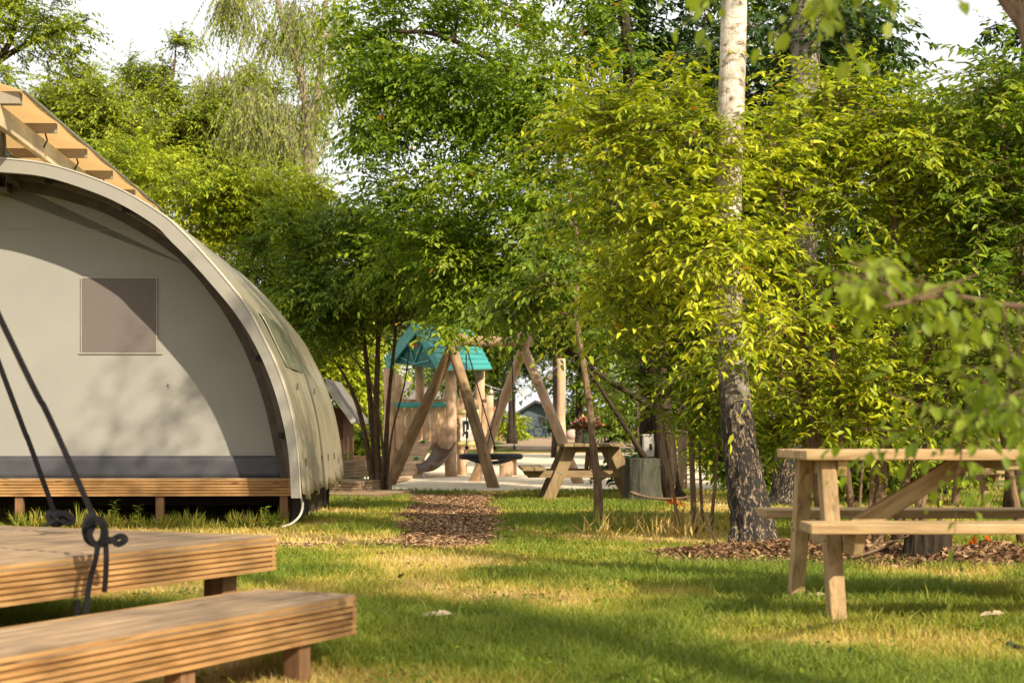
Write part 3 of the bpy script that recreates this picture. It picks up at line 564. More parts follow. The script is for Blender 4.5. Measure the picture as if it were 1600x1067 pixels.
# ---- behind the tent
make_tree('yellow_green_shrub', 'bright yellow-green tree directly behind the ridge roof of the tent', 'tree', atg(330, 25),
          [atg(330, 25), at(330, 560, 25), at(325, 420, 25), at(320, 300, 25)], .09, .02,
          [bl(300, 320, 25, 1.1, 1.1, .8, 1.2), bl(400, 360, 25, 1.1, 1.1, .9, 1.1), bl(200, 250, 25.4, .8, 1, .45, .7), bl(470, 310, 25.5, .55, .9, .5, .6), bl(440, 500, 25, .9, 1.0, .8, .7)],
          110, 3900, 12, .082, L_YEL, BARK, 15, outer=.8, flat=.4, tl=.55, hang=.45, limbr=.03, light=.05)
make_tree('oak_tree', 'green oak whose broad crown rises behind the left end of the tent', 'tree', atg(90, 32),
          [atg(90, 32), at(90, 500, 32), at(80, 330, 32), at(70, 180, 32)], .3, .06,
          [bl(60, 160, 32, 1.9, 1.4, .9, 1.2), bl(150, 190, 32, 1.0, 1.3, .85, 1), bl(-60, 220, 32, 1.6, 1.4, 1.3, .8), bl(200, 240, 32, .8, 1.2, .8, .8)], 120, 4600, 11, .088, L_OAK, BARK, 16, outer=.9, tl=.6, twr=.006, light=.03)
make_tree('oak_tree', 'ragged oak with a bare pointed shoot, in the centre of the skyline behind the tent', 'tree', atg(270, 36),
          [atg(270, 36), at(262, 520, 36), at(250, 330, 36), at(258, 230, 36), at(264, 160, 36)], .2, .03,
          [bl(250, 210, 36, 1.0, 1.2, 1.1, 1), bl(240, 120, 36, .7, .8, .55, .5), bl(330, 230, 36, 1.1, 1.2, 1.1, 1), bl(190, 330, 36, 1.3, 1.2, 1.2, 1), bl(290, 70, 36, .25, .3, .35, .14), bl(420, 170, 36, 1.4, 1.2, 1.0, .9)], 140, 4600, 11, .092, L_OAK, BARK, 17, stems=[([at(262, 180, 36), at(272, 110, 36), at(276, 50, 36)], .035, .01)], outer=.9, tl=.6, twr=.007)
make_tree('oak_tree', 'sparse oak with long bare limbs cut off by the top left corner', 'tree', atg(-110, 24),
          [atg(-110, 24), at(-110, 400, 24), at(-100, 180, 24), at(-60, 0, 24), at(-30, -150, 24)], .2, .06,
          [bl(30, 40, 24, 1.0, 1.0, .5, 1), bl(100, 60, 24, .42, .6, .5, .5), bl(10, -60, 24, 1.5, 1.0, .6, 1), bl(-80, 100, 24, .9, 1, .8, .8)], 80, 1300, 11, .075, L_OAK, BARKD, 18, outer=.7, tl=.5, limbr=.04,
          stems=[([at(-100, 200, 24), at(-20, 110, 24), at(60, 60, 24), at(140, 30, 24)], .07, .015), ([at(-100, 160, 24), at(0, 90, 24), at(30, 20, 24), at(60, -50, 24)], .06, .02)])
# weeping birch
Wb = atg(485, 29)
make_tree('weeping_birch', 'tall weeping birch with a pale forked trunk and hanging strands behind the tent', 'tree', Wb,
          [Wb, at(482, 500, 29), at(478, 330, 29), at(482, 210, 29), at(468, 110, 29), at(440, 30, 29), at(425, -60, 29)], .12, .04,
          [bl(440, 40, 29, .7, .7, .6, .7), bl(500, 30, 29, .7, .8, .7, 1), bl(520, 130, 29, .45, .6, .8, .7), bl(410, 170, 29, .7, .8, .45, .8), bl(470, 200, 29, .6, .7, .5, .6), bl(380, -30, 29, .45, .5, .4, .5), bl(350, 0, 29, .25, .4, .25, .25), bl(430, 300, 29, .9, .8, .6, .8), bl(500, -100, 29, 1.2, 1, .6, .8)],
          95, 1700, 13, .07, L_WEEP, BARKW, 19, tl=.8, droop=.1, weep=True, hang=1.2, limbr=.05, twr=.005, from_h=.4,
          stems=[([at(480, 230, 29), at(500, 120, 29), at(505, 40, 29), at(520, -60, 29)], .08, .03), ([at(478, 270, 29), at(450, 190, 29), at(400, 140, 29)], .05, .015), ([at(480, 300, 29), at(500, 240, 29), at(540, 200, 29)], .04, .015)])
make_tree('weeping_birch', 'shorter weeping birch with brownish twigs, right of the oak with the bare shoot', 'tree', atg(390, 38),
          [atg(390, 38), at(390, 450, 38), at(385, 250, 38), at(375, 130, 38)], .2, .04,
          [bl(370, 130, 38, 1.0, 1.0, .6, 1), bl(420, 200, 38, 1.2, 1.0, .8, 1), bl(350, 260, 38, 1.3, 1.1, .8, 1)], 75, 1500, 13, .09, L_WEEP, BARKW, 20, tl=.9, droop=.1, weep=True, hang=1.2, twr=.008)
# ---- far belt of trees beyond the playground and behind the shrubs
def belt(specs, mat, barkm, seed0, grp):
    for i, (px, top, bot, hw, d, label, lm) in enumerate(specs):
        b = atg(px, d); zt = at(px, top, d).z; zb = at(px, bot, d).z; wr = hw / F * d; zc = (zt + zb) / 2; rz = (zt - zb) / 2
        make_tree('background_tree', label, 'tree', b, [b, Vector((b.x, d, (b.z + zc) / 2)), Vector((b.x + .1, d, zc)), Vector((b.x, d, zt - rz * .2))], .0028 * d, .05,
                  [((b.x, d, zc), (wr, wr * .7, rz), 1.5), ((b.x - wr * .5, d, zc + rz * .3), (wr * .6, wr * .6, rz * .7), 1), ((b.x + wr * .5, d, zc - rz * .2), (wr * .6, wr * .6, rz * .7), 1)],
                  60, 1500, 8, .0036 * d, lm, barkm, seed0 + i, tl=.018 * d, limbr=.0012 * d, twr=.0002 * d, tn=6, group=grp, light=.05)
belt([(590, 350, 640, 120, 52, 'loose green tree far behind the playground tower, left of its roof', L_FAR),
      (700, 290, 600, 120, 60, 'tall tree far behind the teal playground roof', L_GREEN),
      (800, 360, 625, 95, 75, 'dark tree standing over the blue shed', L_DARK),
      (720, 420, 618, 70, 64, 'small round tree seen under the playground roof', L_FAR),
      (905, 400, 660, 85, 62, 'tree right of the blue shed, behind the log post', L_GREEN),
      (1000, 420, 680, 90, 55, 'bright tree behind the stump and the white box', L_CHERRYG),
      (1110, 380, 690, 110, 45, 'sunlit tree seen low between the small shrub and the birch', L_CHERRYG),
      (1230, 350, 690, 120, 42, 'tree behind the second birch, its leaves seen either side of it', L_CHERRYG),
      (1350, 340, 700, 120, 40, 'sunlit tree behind the middle of the near picnic table', L_CHERRYG),
      (1470, 380, 700, 120, 44, 'tree behind the right half of the near picnic table', L_CHERRYG),
      (1590, 320, 700, 120, 42, 'tree far back at the right edge of the photo', L_GREEN),
      (540, 470, 690, 70, 44, 'yellow-green tree low between the tent and the multi-stemmed tree', L_YEL),
      (60, 300, 660, 160, 50, 'tree hidden low behind the tent at far left', L_OAK),
      (1120, 60, 420, 190, 50, 'tall tree high in the gap behind the white birch trunk', L_GREEN),
      (870, 50, 400, 190, 48, 'tall tree behind the crown of the big cherry tree', L_GREEN),
      (1500, 200, 480, 90, 50, 'tree below the bright sky gap at upper right', L_GREEN),
      ], None, BARKD, 200, 'trees far behind the camp')
# bushes
def bush(px, d, hw, h, label, lm, seed, leaf=.06, K=26, tw=420, name='bush'):
    b = atg(px, d); wr = hw / F * d
    return make_tree(name, label, 'bush', b, [b, b + Vector((0, 0, h * .3)), b + Vector((.03, 0, h * .7))], .03, .01, [((b.x, b.y, b.z + h * .5), (wr, wr * .7, h * .45), 1)], K, tw, 9, leaf, lm, BARK, seed, tl=.25 + .004 * d, limbr=.012, tn=6, from_h=.1, twr=.003 + d * .0001)
bush(790, 85, 38, 1.6, 'bright yellow-flowered bush on the grass left of the blue shed', L_YEL, 301, .2)
bush(730, 80, 40, 1.5, 'pale bush behind the playground tower, seen between its posts', L_YEL, 302, .2)
bush(545, 33, 35, 1.1, 'yellow-green bush behind the timber edging left of the playground', L_YEL, 303, .12)
bush(548, 25.5, 10, .35, 'small dark green plant beside the wooden steps', L_GREEN, 304, .09, 10, 90)
bush(640, 50, 45, 1.5, 'green bush behind the left of the playground tower', L_YEL, 305, .15)
bush(975, 24, 34, .55, 'dark leafy plant low behind the far picnic table', L_DARK, 306, .12, 16, 160)
bush(965, 74, 60, 2.0, 'hedge-like bush beyond the path, between the boulder and the white box', L_FAR, 321, .22, 34, 620)
bush(900, 96, 40, 1.9, 'dark bush behind the boulders right of the shed', L_DARK, 322, .3)
bush(1060, 62, 60, 2.0, 'far bush beyond the sand right of the white box', L_GREEN, 323, .2, 34, 620)
bush(1170, 24, 60, 1.2, 'yellow-green bush low behind the birch foot, at the edge of the sand', L_CHERRYG, 311, .10, 30, 520)
bush(1330, 20, 75, 1.0, 'leafy undergrowth bush behind the middle of the near picnic table', L_CHERRY, 312, .09, 34, 620)
bush(1440, 22, 80, 1.3, 'taller undergrowth bush behind the right of the near picnic table', L_CHERRYG, 313, .10, 34, 620)
bush(1540, 24, 70, 1.5, 'sunlit bush far back beside the dark brown table', L_CHERRY, 314, .10, 30, 520)
bush(1105, 29, 50, 1.7, 'bright bush standing in the sand gap left of the birch', L_CHERRY, 315, .10, 30, 520)
# trees beside and behind the camera: they throw the dappled shade
OV = make_tree('birch_tree', 'birch beside the viewer, its leaning trunk and blurred leaves entering at top right', 'tree', (4.6, 4.6, 0),
          [(4.6, 4.6, 0), (4.3, 5.0, 1.0), (3.6, 5.7, 2.0), at(1720, 115, 6.6), at(1622, 10, 7), at(1560, -75, 7.2), at(1480, -260, 7.4), at(1430, -420, 7.6)], .17, .07,
          [((2.9, 6.6, 6.4), (1.7, 1.7, 1.2), 1)], 34, 520, 9, .06, L_NEAR, BARKL, 401, tl=.5, droop=.7, hang=.6, from_h=.75, tn=16)
def spray(T, limb, r0, blobs, K, tw, nl, leaf, seed, **kw):
    t2 = make_tree('tmp', None, None, T.location, limb, r0, .004, blobs, K, tw, nl, leaf, L_NEAR, BARKL, seed, limbr=.008, twr=.0015, tn=8, from_h=.2, **kw)
    for ch in [o for o in bpy.data.objects if o.parent == t2]:
        ch.parent = T
        if ch.name.startswith('trunk'): ch.name = 'limb'
    bpy.data.objects.remove(t2)
SP = dict(tl=.13, droop=.4, hang=.6, upf=-.1, lw=.62)
spray(OV, [(3.95, 5.35, 1.6), (2.8, 4.4, 1.7), at(1700, 440, 3.9), at(1600, 478, 3.7), at(1480, 462, 3.6), at(1380, 480, 3.5)], .010, [bl(1400, 440, 3.6, .22, .3, .09, 1), bl(1540, 480, 3.7, .16, .3, .13, 1), bl(1600, 590, 3.6, .05, .2, .16, .35), bl(1330, 420, 3.7, .15, .2, .07, .5)], 16, 62, 5, .040, 402, **SP)
spray(OV, [(3.95, 5.35, 1.6), (2.6, 4.6, 1.5), at(1720, 560, 4.1), at(1580, 620, 3.9), at(1490, 700, 3.8)], .009, [bl(1500, 620, 3.8, .14, .2, .14, 1), bl(1460, 700, 3.8, .10, .2, .10, .5), bl(1580, 700, 3.7, .08, .2, .25, .8), bl(1400, 650, 3.9, .12, .2, .12, .6), bl(1480, 800, 3.8, .04, .15, .06, .12)], 18, 56, 5, .038, 403, **SP)
spray(OV, [at(1560, -75, 7.2), (2.4, 5.5, 2.7), at(1500, -70, 4.2), at(1380, -60, 3.9), at(1250, -80, 3.8), at(1050, -60, 3.9)], .012, [bl(1300, -20, 3.8, .25, .2, .06, 1), bl(1080, -10, 3.9, .20, .2, .035, .6), bl(1430, -10, 3.9, .12, .2, .06, .6)], 12, 38, 5, .042, 404, **SP)
# the withered leaf cluster and the sweeping dark bough come with the trees' own limbs
def shade_tree(x, y, cz, rad, rz, tw, seed, label, K=70):
    make_tree('shade_tree', label, 'tree', (x, y, 0), [(x, y, 0), (x + .1, y, cz * .5), (x, y + .1, cz), (x, y, cz + rz * .6)], .2, .05, [((x, y, cz), (rad, rad, rz), 1)], K, tw, 9, .085, L_OAK, BARK, seed, tl=.55, from_h=.5)
shade_tree(7.9, -4.2, 9.2, 2.6, 2.2, 520, 411, 'broad tree behind the viewer on the right, casting dappled shade', K=34)
shade_tree(3.6, -3.8, 6.2, 1.5, 1.1, 300, 412, 'small tree close behind the viewer', K=20)

# ------------------------------------------------------------------ the tent
PHI = .045; vd = Vector((-math.sin(PHI), math.cos(PHI), 0)); ud = Vector((math.cos(PHI), math.sin(PHI), 0))
TO = Vector(((470 - 800) / F * 13.3, 13.3, 0))
def TL(u, v, z): return Vector((u, v, z))                # tent-local; the empty carries the turn
def tpx(px, py, v):                                        # where the photo's ray meets the tent's cross plane v
    r = Vector(((px - 800) / F, 1, (HY - py) / F)); o = Vector((0, 0, H)) - TO
    t = (v - o.dot(vd)) / r.dot(vd); q = o + r * t; return q.dot(ud), q.z
tent = thing('canvas_tent', 'large grey arched canvas tent with a ridge roof, standing on a wooden deck', 'tent', TO, PHI)
ap = tpx(-40, 245, 0)[0]
outer = [(470, 778), (466, 709), (456, 646), (437, 583), (411, 526), (385, 478), (348, 431), (311, 389), (280, 357), (253, 334), (197, 300), (141, 276), (70, 255), (0, 247), (-40, 246)]
inner = [(455, 778), (451, 712), (441, 655), (423, 594), (398, 538), (368, 490), (331, 445), (296, 406), (266, 376), (242, 352), (190, 320), (137, 297), (68, 276), (0, 269), (-40, 268)]
wallp = [(445, 747), (438, 712), (425, 650), (409, 596), (385, 538), (358, 490), (326, 446), (296, 412), (270, 390), (228, 362), (169, 330), (110, 310), (60, 298), (0, 290), (-40, 288)]
def prof(pts, v, n=56):
    h = catmull([np.array(tpx(x, y, v)) for x, y in pts], n)
    return h + [np.array((2 * ap - q[0], q[1])) for q in h[-2::-1]]
PO = prof(outer, 0); PI_ = prof(inner, 0); PW = prof(wallp, .7)
def strip(A, B, v0, v1, name, mat, parent, smooth=True):
    mb = MB(); n = len(A); vs = []
    for q, r_ in zip(A, B): vs += [(q[0], v0, q[1]), (q[0], v1, q[1]), (r_[0], v1, r_[1]), (r_[0], v0, r_[1])]
    fs = []
    for i in range(n - 1):
        for k in range(4): fs.append((i * 4 + k, i * 4 + (k + 1) % 4, i * 4 + 4 + (k + 1) % 4, i * 4 + 4 + k))
    fs += [(0, 3, 2, 1), tuple((n - 1) * 4 + k for k in (0, 1, 2, 3))]
    mb.add(vs, fs, vs); return mb.build(name, mat, parent, smooth=False)
ARCH = strip(PO, PI_, 0, .06, 'arch_frame', ALU, tent)
def off(P, d):
    o = []; c = np.array((ap, .6))
    for i, q in enumerate(P):
        t = np.array(P[min(i + 1, len(P) - 1)]) - np.array(P[max(i - 1, 0)]); nrm = np.array((t[1], -t[0])); nrm /= np.linalg.norm(nrm)
        o.append(np.array(q) + nrm * d)
    return o
strip(off(PO, .005), off(PO, -.006), -.008, .03, 'keder_edge', mat_plain('keder', (.42, .39, .33), .5), ARCH)
# rolled skin: loft with slight wrinkles
SKIN, sn, spn, so_ = newmat('tent_skin')
spn.inputs['Base Color'].default_value = (.40, .345, .235, 1); spn.inputs['Roughness'].default_value = .33; spn.inputs['Specular IOR Level'].default_value = .6
spn.inputs['Metallic'].default_value = .35
cs = coordn(sn, 'obj', (.5, 3.2, .45)); t = N(sn, 'ShaderNodeTexNoise', Scale=1.3, Detail=2.0, Distortion=.3); sn.links.new(cs, t.inputs['Vector']); bump(sn, spn, t.outputs[0], .55, .10)
trn = sn.nodes.new('ShaderNodeBsdfTranslucent'); trn.inputs[0].default_value = (.60, .34, .13, 1); mxs = N(sn, 'ShaderNodeMixShader', Fac=.0)
sn.links.new(spn.outputs[0], mxs.inputs[1]); sn.links.new(trn.outputs[0], mxs.inputs[2]); sn.links.new(mxs.outputs[0], so_.inputs[0])
LEN = 5.45
def loft(name, P, v0, v1, nv, mat, parent, lift=0.0, wr=.012, i0=0, i1=None, hem=False, shade=True):
    P = off(P, lift); P = P[i0:i1]; mb = MB(); vs = []; n = len(P)
    for j in range(nv + 1):
        v = v0 + (v1 - v0) * j / nv
        for i, q in enumerate(P):
            s_ = i / n; k = wr * (math.sin(v * 3.1 + s_ * 9) * .5 + math.sin(v * 7.3 - s_ * 14) * .3 + .8 * (vnoise(np.array(v), np.array(s_ * 6), .5, 71) - .5))
            foot = math.exp(-(q[1] - .3) / .35) if hem else 0
            zz = q[1] + (foot * .07 * (abs(((v * .95) % 1) - .5) * 2 - .5) if q[1] < 1.0 and hem else 0)
            vs.append((q[0] + math.copysign(k + foot * .03 * math.sin(v * 8.5), q[0] - ap), v, zz))
    fs = [(j * n + i, j * n + i + 1, (j + 1) * n + i + 1, (j + 1) * n + i) for j in range(nv) for i in range(n - 1)]
    mb.add(vs, fs, vs); o = mb.build(name, mat, parent, smooth=True)
    md = o.modifiers.new('thick', 'SOLIDIFY'); md.thickness = .006; return o
skin = loft('skin', PO, .03, LEN, 60, SKIN, tent, hem=True)
i_lo = min(range(56), key=lambda i: abs(PO[i][1] - tpx(440, 575, 0)[1])); i_hi = min(range(56), key=lambda i: abs(PO[i][1] - tpx(385, 478, 0)[1]))
SKW = mat_plain('skin_window_film', (.20, .20, .13), .22, .2, 3, spec=.9, b=.15)
loft('skin_window', PO, .75, 2.35, 14, SKW, tent, lift=.014, i0=min(i_lo, i_hi), i1=max(i_lo, i_hi) + 1)
strip(off(PO, -.02), off(PO, -.075), LEN - .05, LEN, 'rear_arch', ALU, tent)
# small buckles on the hem and rope rings on the skin
mb = MB()
for v in (.5, 1.4, 2.3, 3.2, 4.1): mb = MB(); mb.box((PO[2][0] + .012, v, PO[2][1] + .10), (.012, .05, .07)); mb.build('buckle', TRIM, skin, bevel=.003)
for v in (1.0, 2.9): mb = MB(); mb.box((PO[11][0] + .03, v, PO[11][1]), (.015, .03, .06)); mb.build('buckle', TRIM, skin, bevel=.003)
# front wall
mb = MB(); n = len(PW); c0 = [(q[0], .7, q[1]) for q in PW]; c1 = [(q[0], .73, q[1]) for q in PW]
zs = tpx(200, 712, .7)[1]
mb.add(c0 + c1, [tuple(range(n))[::-1], tuple(range(n, 2 * n))] + [(i, (i + 1) % n, n + (i + 1) % n, n + i) for i in range(n)], c0 + c1)
wall = mb.build('wall', CANVAS, tent)
# seam, stitched patches
ul, ur = 2 * ap - tpx(262, 359, .7)[0], tpx(262, 359, .7)[0]
mb = MB(); zsm = tpx(100, 359, .69)[1]; mb.box(((ul + ur) / 2, .697, zsm), (ur - ul - .04, .006, .007))
mb.build('seam', mat_plain('canvas_seam', (.30, .275, .225), .9), wall)
x0, z0 = tpx(127, 552, .69); x1, z1 = tpx(245, 434, .69)
mb = MB(); mb.box(((x0 + x1) / 2, .692, (z0 + z1) / 2), (x1 - x0, .010, z1 - z0)); win = mb.build('window', CANVASG, tent)
mb = MB()
for a_, b_ in (((x0 - .02, z0), (x1 + .05, z0)), ((x0, z0), (x0, z1)), ((x1, z0), (x1, z1)), ((x0, z1), (x1, z1))): mb.beam((a_[0], .689, a_[1]), (b_[0], .689, b_[1]), .008, .010)
mb.build('window_hem', mat_plain('canvas_hem', (.33, .30, .25), .9), win)
mb = MB(); xx, zz = tpx(264, 600, .69); mb.box((xx, .688, zz), (.02, .014, .02)); mb.tube([(xx, .684, zz), (xx + .006, .676, zz - .035)], .004, 5); mb.build('toggle', CANVAS, wall, bevel=.004)
# skirt of dark vinyl along the foot (slightly wavy)
zb = tpx(200, 748, .69)[1]; ue = tpx(440, 730, .69)[0]; mb = MB(); nu = 120; vs = []
for i in range(nu + 1):
    u = (2 * ap - ue) + (2 * ue - 2 * ap) * i / nu
    for j, z in enumerate(np.linspace(zb + .002, zs, 5)):
        vs.append((u, .682 - .012 * (1 - j / 4) - .004 * math.sin(u * 11 + j) - .005 * vnoise(np.array(u), np.array(j * .2), .13, 81) * (1 - j / 4), z))
mb.add(vs, [(i * 5 + j, i * 5 + 5 + j, i * 5 + 6 + j, i * 5 + 1 + j) for i in range(nu) for j in range(4)], vs)
sk = mb.build('skirt', SKIRT, tent, smooth=True); sk.modifiers.new('t', 'SOLIDIFY').thickness = .004
# dark scalloped edge trim between wall and arch, following the wall outline
strip(off(PW, .055), off(PW, -.030), .60, .694, 'wall_edge_trim', TRIM, tent)
strip(off(PW, .10), off(PW, .058), .45, .60, 'inner_frame', mat_plain('inner_frame_metal', (.10, .08, .06), .6), tent)
mb = MB()
for i in range(6, 2 * 56 - 6, 8):
    mb = MB(); q = off(PW, .075)[i]; mb.box((q[0], .42, q[1]), (.05, .06, .05)); mb.tube([(q[0], .40, q[1]), (PI_[i][0], .1, PI_[i][1])], .007, 5)
    mb.build('clamp', BLACK, tent, bevel=.004)
# ridge roof: translucent awning on purlins
TARP, tn_, tp_, to_ = newmat('awning_fabric'); tp_.inputs['Base Color'].default_value = (.66, .54, .38, 1); tp_.inputs['Roughness'].default_value = .6
trn = tn_.nodes.new('ShaderNodeBsdfTranslucent'); trn.inputs[0].default_value = (.92, .74, .48, 1); mxs = N(tn_, 'ShaderNodeMixShader', Fac=.6)
tn_.links.new(tp_.outputs[0], mxs.inputs[1]); tn_.links.new(trn.outputs[0], mxs.inputs[2]); tn_.links.new(mxs.outputs[0], to_.inputs[0])
roof = None; ux, zr = tpx(34, 148, -.6)
ue_, ze_ = ux, zr
uL = 2 * ap - ue_
vs_ = [-.62 + 1.17 * k for k in range(6)]
mb = MB(); rows = []
for j in range(61):
    v = -.72 + (5.6 + .72) * j / 60; sag = .018 * (1 - abs(math.sin((v + .62) / 1.17 * math.pi))) - .018
    for i in range(25):
        f = i / 24; u = uL + (ue_ + .03 - uL) * f; rows.append((u, v, ze_ + .11 - .14 * abs(2 * f - 1) ** 1.6 + .03 + sag - .012 * v))
mb.add(rows, [(j * 25 + i, j * 25 + i + 1, j * 25 + 26 + i, j * 25 + 25 + i) for j in range(60) for i in range(24)], rows)
roof = mb.build('awning', TARP, tent, smooth=True); roof.modifiers.new('t', 'SOLIDIFY').thickness = .004
mb = MB(); mb.tube([(ue_ + .035, -.72, ze_ + .012), (ue_ + .035, 5.6, ze_ - .066)], .013, 8); mb.tube([(uL - .035, -.72, ze_ + .012), (uL - .035, 5.6, ze_ - .066)], .013, 8); mb.build('awning_edge_rope', ALU, roof)
PURL = mat_plain('purlin_metal', (.27, .225, .165), .5, .1, 6)
for k, v in enumerate(vs_):
    mb = MB(); zc = ze_ - .045 - .012 * v; mb.beam((uL, v, zc), (ue_, v, zc), .045 if k else .09, .085 if k else .10); mb.build('purlin', PURL, tent, bevel=.004)
RAFT = mat_wood('rafter_wood', (.62, .52, .34), (.52, .42, .26), rough=.5, knots=False)
for sgn in (1, -1):
    ur_ = ue_ - .18 if sgn > 0 else uL + .18
    mb = MB(); mb.beam((ur_, -.72, ze_ - .175), (ur_, 5.5, ze_ - .27), .05, .17); mb.build('rafter', RAFT, tent, bevel=.004)
    for v in (.75, 1.93, 3.1):
        hk = MB(); hk.tube([(ur_ + sgn * .04, v - .04, ze_ - .07), (ur_ + sgn * .06, v - .05, ze_ - .13), (ur_ + sgn * .03, v - .05, ze_ - .19), (ur_ + sgn * .015, v - .03, ze_ - .2)], .008, 6)
        hk.build('hook', BLACK, tent)
# wrinkled clear infill under the ridge roof, standing on the arch skin
FILM = mat_plain('infill_film', (.13, .12, .075), .2, .35, 3, spec=.8, metal=.3, b=.5)
for sgn in (1, -1):
    mb = MB(); vs = []; n1 = 50
    for i in range(n1 + 1):
        v = .08 + 5.2 * i / n1
        for j in range(6):
            u = (ue_ - .31 if sgn > 0 else uL + .31) + .014 * math.sin(v * 26 + j * .9) + .01 * math.sin(v * 61 - j)
            vs.append((u, v, PO[55][1] - .05 + (ze_ - .27 - PO[55][1]) * j / 5 if j else PO[55][1] - .18))
    mb.add(vs, [(i * 6 + j, i * 6 + 6 + j, i * 6 + 7 + j, i * 6 + 1 + j) for i in range(n1) for j in range(5)], vs)
    o = mb.build('infill_film', FILM, tent, smooth=True); o.modifiers.new('t', 'SOLIDIFY').thickness = .003
# front infill closing ridge gable
mb = MB(); vs = []
for i in range(61):
    u = (uL + .31) + (ue_ - .31 - uL - .31) * i / 60
    for j in range(6):
        k = min(range(len(PO)), key=lambda q: abs(PO[q][0] - u)); z0_ = PO[k][1] - .05
        vs.append((u, .09 + .016 * math.sin(u * 30 + j * .8) + .012 * math.sin(u * 71), z0_ + (ze_ - .16 - z0_) * j / 5))
mb.add(vs, [(i * 6 + j, i * 6 + 6 + j, i * 6 + 7 + j, i * 6 + 1 + j) for i in range(60) for j in range(5)], vs)
o = mb.build('infill_film', FILM, tent, smooth=True); o.modifiers.new('t', 'SOLIDIFY').thickness = .003

# ------------------------------------------------------------------ ribbed boards
def ribbed(mb, p0, p1, z0, z1, outn, ribs, t=.028, depth=.011, upd=None):
    """fascia: profile of rounded ribs extruded from p0 to p1, facing outn"""
    p0 = Vector(p0); p1 = Vector(p1); d = (p1 - p0); L = d.length; d.normalize(); outn = Vector(outn)
    poly = [(-t, z0), (0, z0)]; hh = (z1 - z0) / ribs
    for k in range(ribs):
        zb_ = z0 + k * hh; poly += [(0, zb_ + hh * .06), (0, zb_ + hh * .62), (-depth, zb_ + hh * .72), (-depth, zb_ + hh * .92)]
    poly += [(0, z1), (-t, z1)]
    mb.prism(poly, 0, L, lambda a, b, tt: p0 + d * tt + outn * a + Vector((0, 0, b - p0.z)))
def board_deck(name, label, cat, corner, adir, L, Dp, z, t, posts, wood=WOOD, top=WOODTOP, ribs=7, gb=None, boards=.145, along=True, shadow_gap=.006, faces=(1, 1, 1, 1), group=None):
    """corner = right front corner; adir = direction of the long front edge away from that corner; depth to the left of it"""
    a = Vector(adir).normalized(); T = thing(name, label, cat, (corner[0], corner[1], gb or 0), math.atan2(a.y, a.x), group); zz = z - (gb or 0)
    # local: x along the front edge (0..L), y = depth direction
    sg = Dp / abs(Dp)
    mb = MB(); nb = max(2, round(abs(Dp) / boards)); bw = abs(Dp) / nb
    if along:
        for k in range(nb):
            y0 = sg * (bw * k + (0 if k == 0 else shadow_gap / 2)); y1 = sg * (bw * (k + 1) - shadow_gap / 2)
            for c in range(4): mb.box((L / 2, y0 + (y1 - y0) * (c + .5) / 4, zz - .014 - .0015 * (c % 2)), (L, abs(y1 - y0) / 4 - .003, .028))
    else:
        nbl = round(L / boards); w2 = L / nbl
        for k in range(nbl): mb.box((w2 * (k + .5), Dp / 2, zz - .014), (w2 - shadow_gap, abs(Dp), .028))
    mb.build('top_boards', top, T, bevel=.002)
    mb = MB(); zt = zz - .030; zb_ = zz - t
    if faces[0]: ribbed(mb, (0, 0, 0), (L, 0, 0), zb_, zz - .0005, (0, -sg, 0), ribs)
    if faces[1]: ribbed(mb, (0, Dp, 0), (L, Dp, 0), zb_, zz - .0005, (0, sg, 0), ribs)
    if faces[2]: ribbed(mb, (-.0, .001 * sg, 0), (-.0, Dp - .001 * sg, 0), zb_, zz - .001, (-1, 0, 0), ribs)
    if faces[3]: ribbed(mb, (L, .001 * sg, 0), (L, Dp - .001 * sg, 0), zb_, zz - .001, (1, 0, 0), ribs)
    mb.build('fascia', wood, T, bevel=.0015)
    for (x, y, wx) in posts:
        mb = MB(); wpt = T.location + Matrix.Rotation(T.rotation_euler.z, 3, 'Z') @ Vector((x, y, 0)); g0 = float(ground(wpt.y)) - T.location.z
        mb.box((x, y, (zb_ + g0 - .06) / 2 + .02), (wx, wx, zb_ - g0 + .09)); mb.build('post', WOODPOST, T, bevel=.004)
    return T
# tent deck: front face at tent plane v=.6
gt = float(ground(13.9)); ur_ = tpx(455, 750, .58)[0]; ztd = tpx(200, 747, .58)[1]; zbd = tpx(200, 775, .58)[1]
cw = TO + ud * ur_ + vd * .58
Lw = 2 * (ur_ - ap) + .0
posts = []
for px in (443, 249, 29): posts.append((-(tpx(px, 800, .6)[0] - ur_), -.06, .07))
posts += [(q[0], -2.4, .07) for q in posts] + [(q[0], -4.6, .07) for q in posts] + [(4.2, -.06, .07), (5.2, -.06, .07)]
td = board_deck('wooden_deck', 'long raised wooden deck with ribbed orange-brown edge, carrying the arched tent', 'deck', (cw.x, cw.y), -ud, Lw, -4.85, ztd, ztd - zbd, posts, ribs=6, gb=gt, faces=(1, 1, 1, 1))
mb = MB()
for k in range(4): mb.box((Lw / 2, -1.0 - k * 1.1, ztd - gt - .22), (Lw - .1, .05, .13))
mb.box((Lw / 2, -4.7, .10), (Lw, .03, .35)); mb.box((.06, -2.6, .10), (.03, 4.0, .32)); mb.build('shade_joists', SHADEWOOD, td)  # near-black beams and boards added to keep the space below dark
# pale hose hanging from the deck corner
hp = [at(470, 772, 13.7), at(473, 790, 13.7), at(468, 806, 13.65), at(455, 818, 13.6), at(440, 823, 13.5)]
mb = MB(); mb.tube([Vector(q) for q in catmull(hp, 20)], .011, 8); tag(mb.build('hose', CABLE, None, smooth=True), 'pale hose hanging from under the tent corner down to the grass', 'hose')

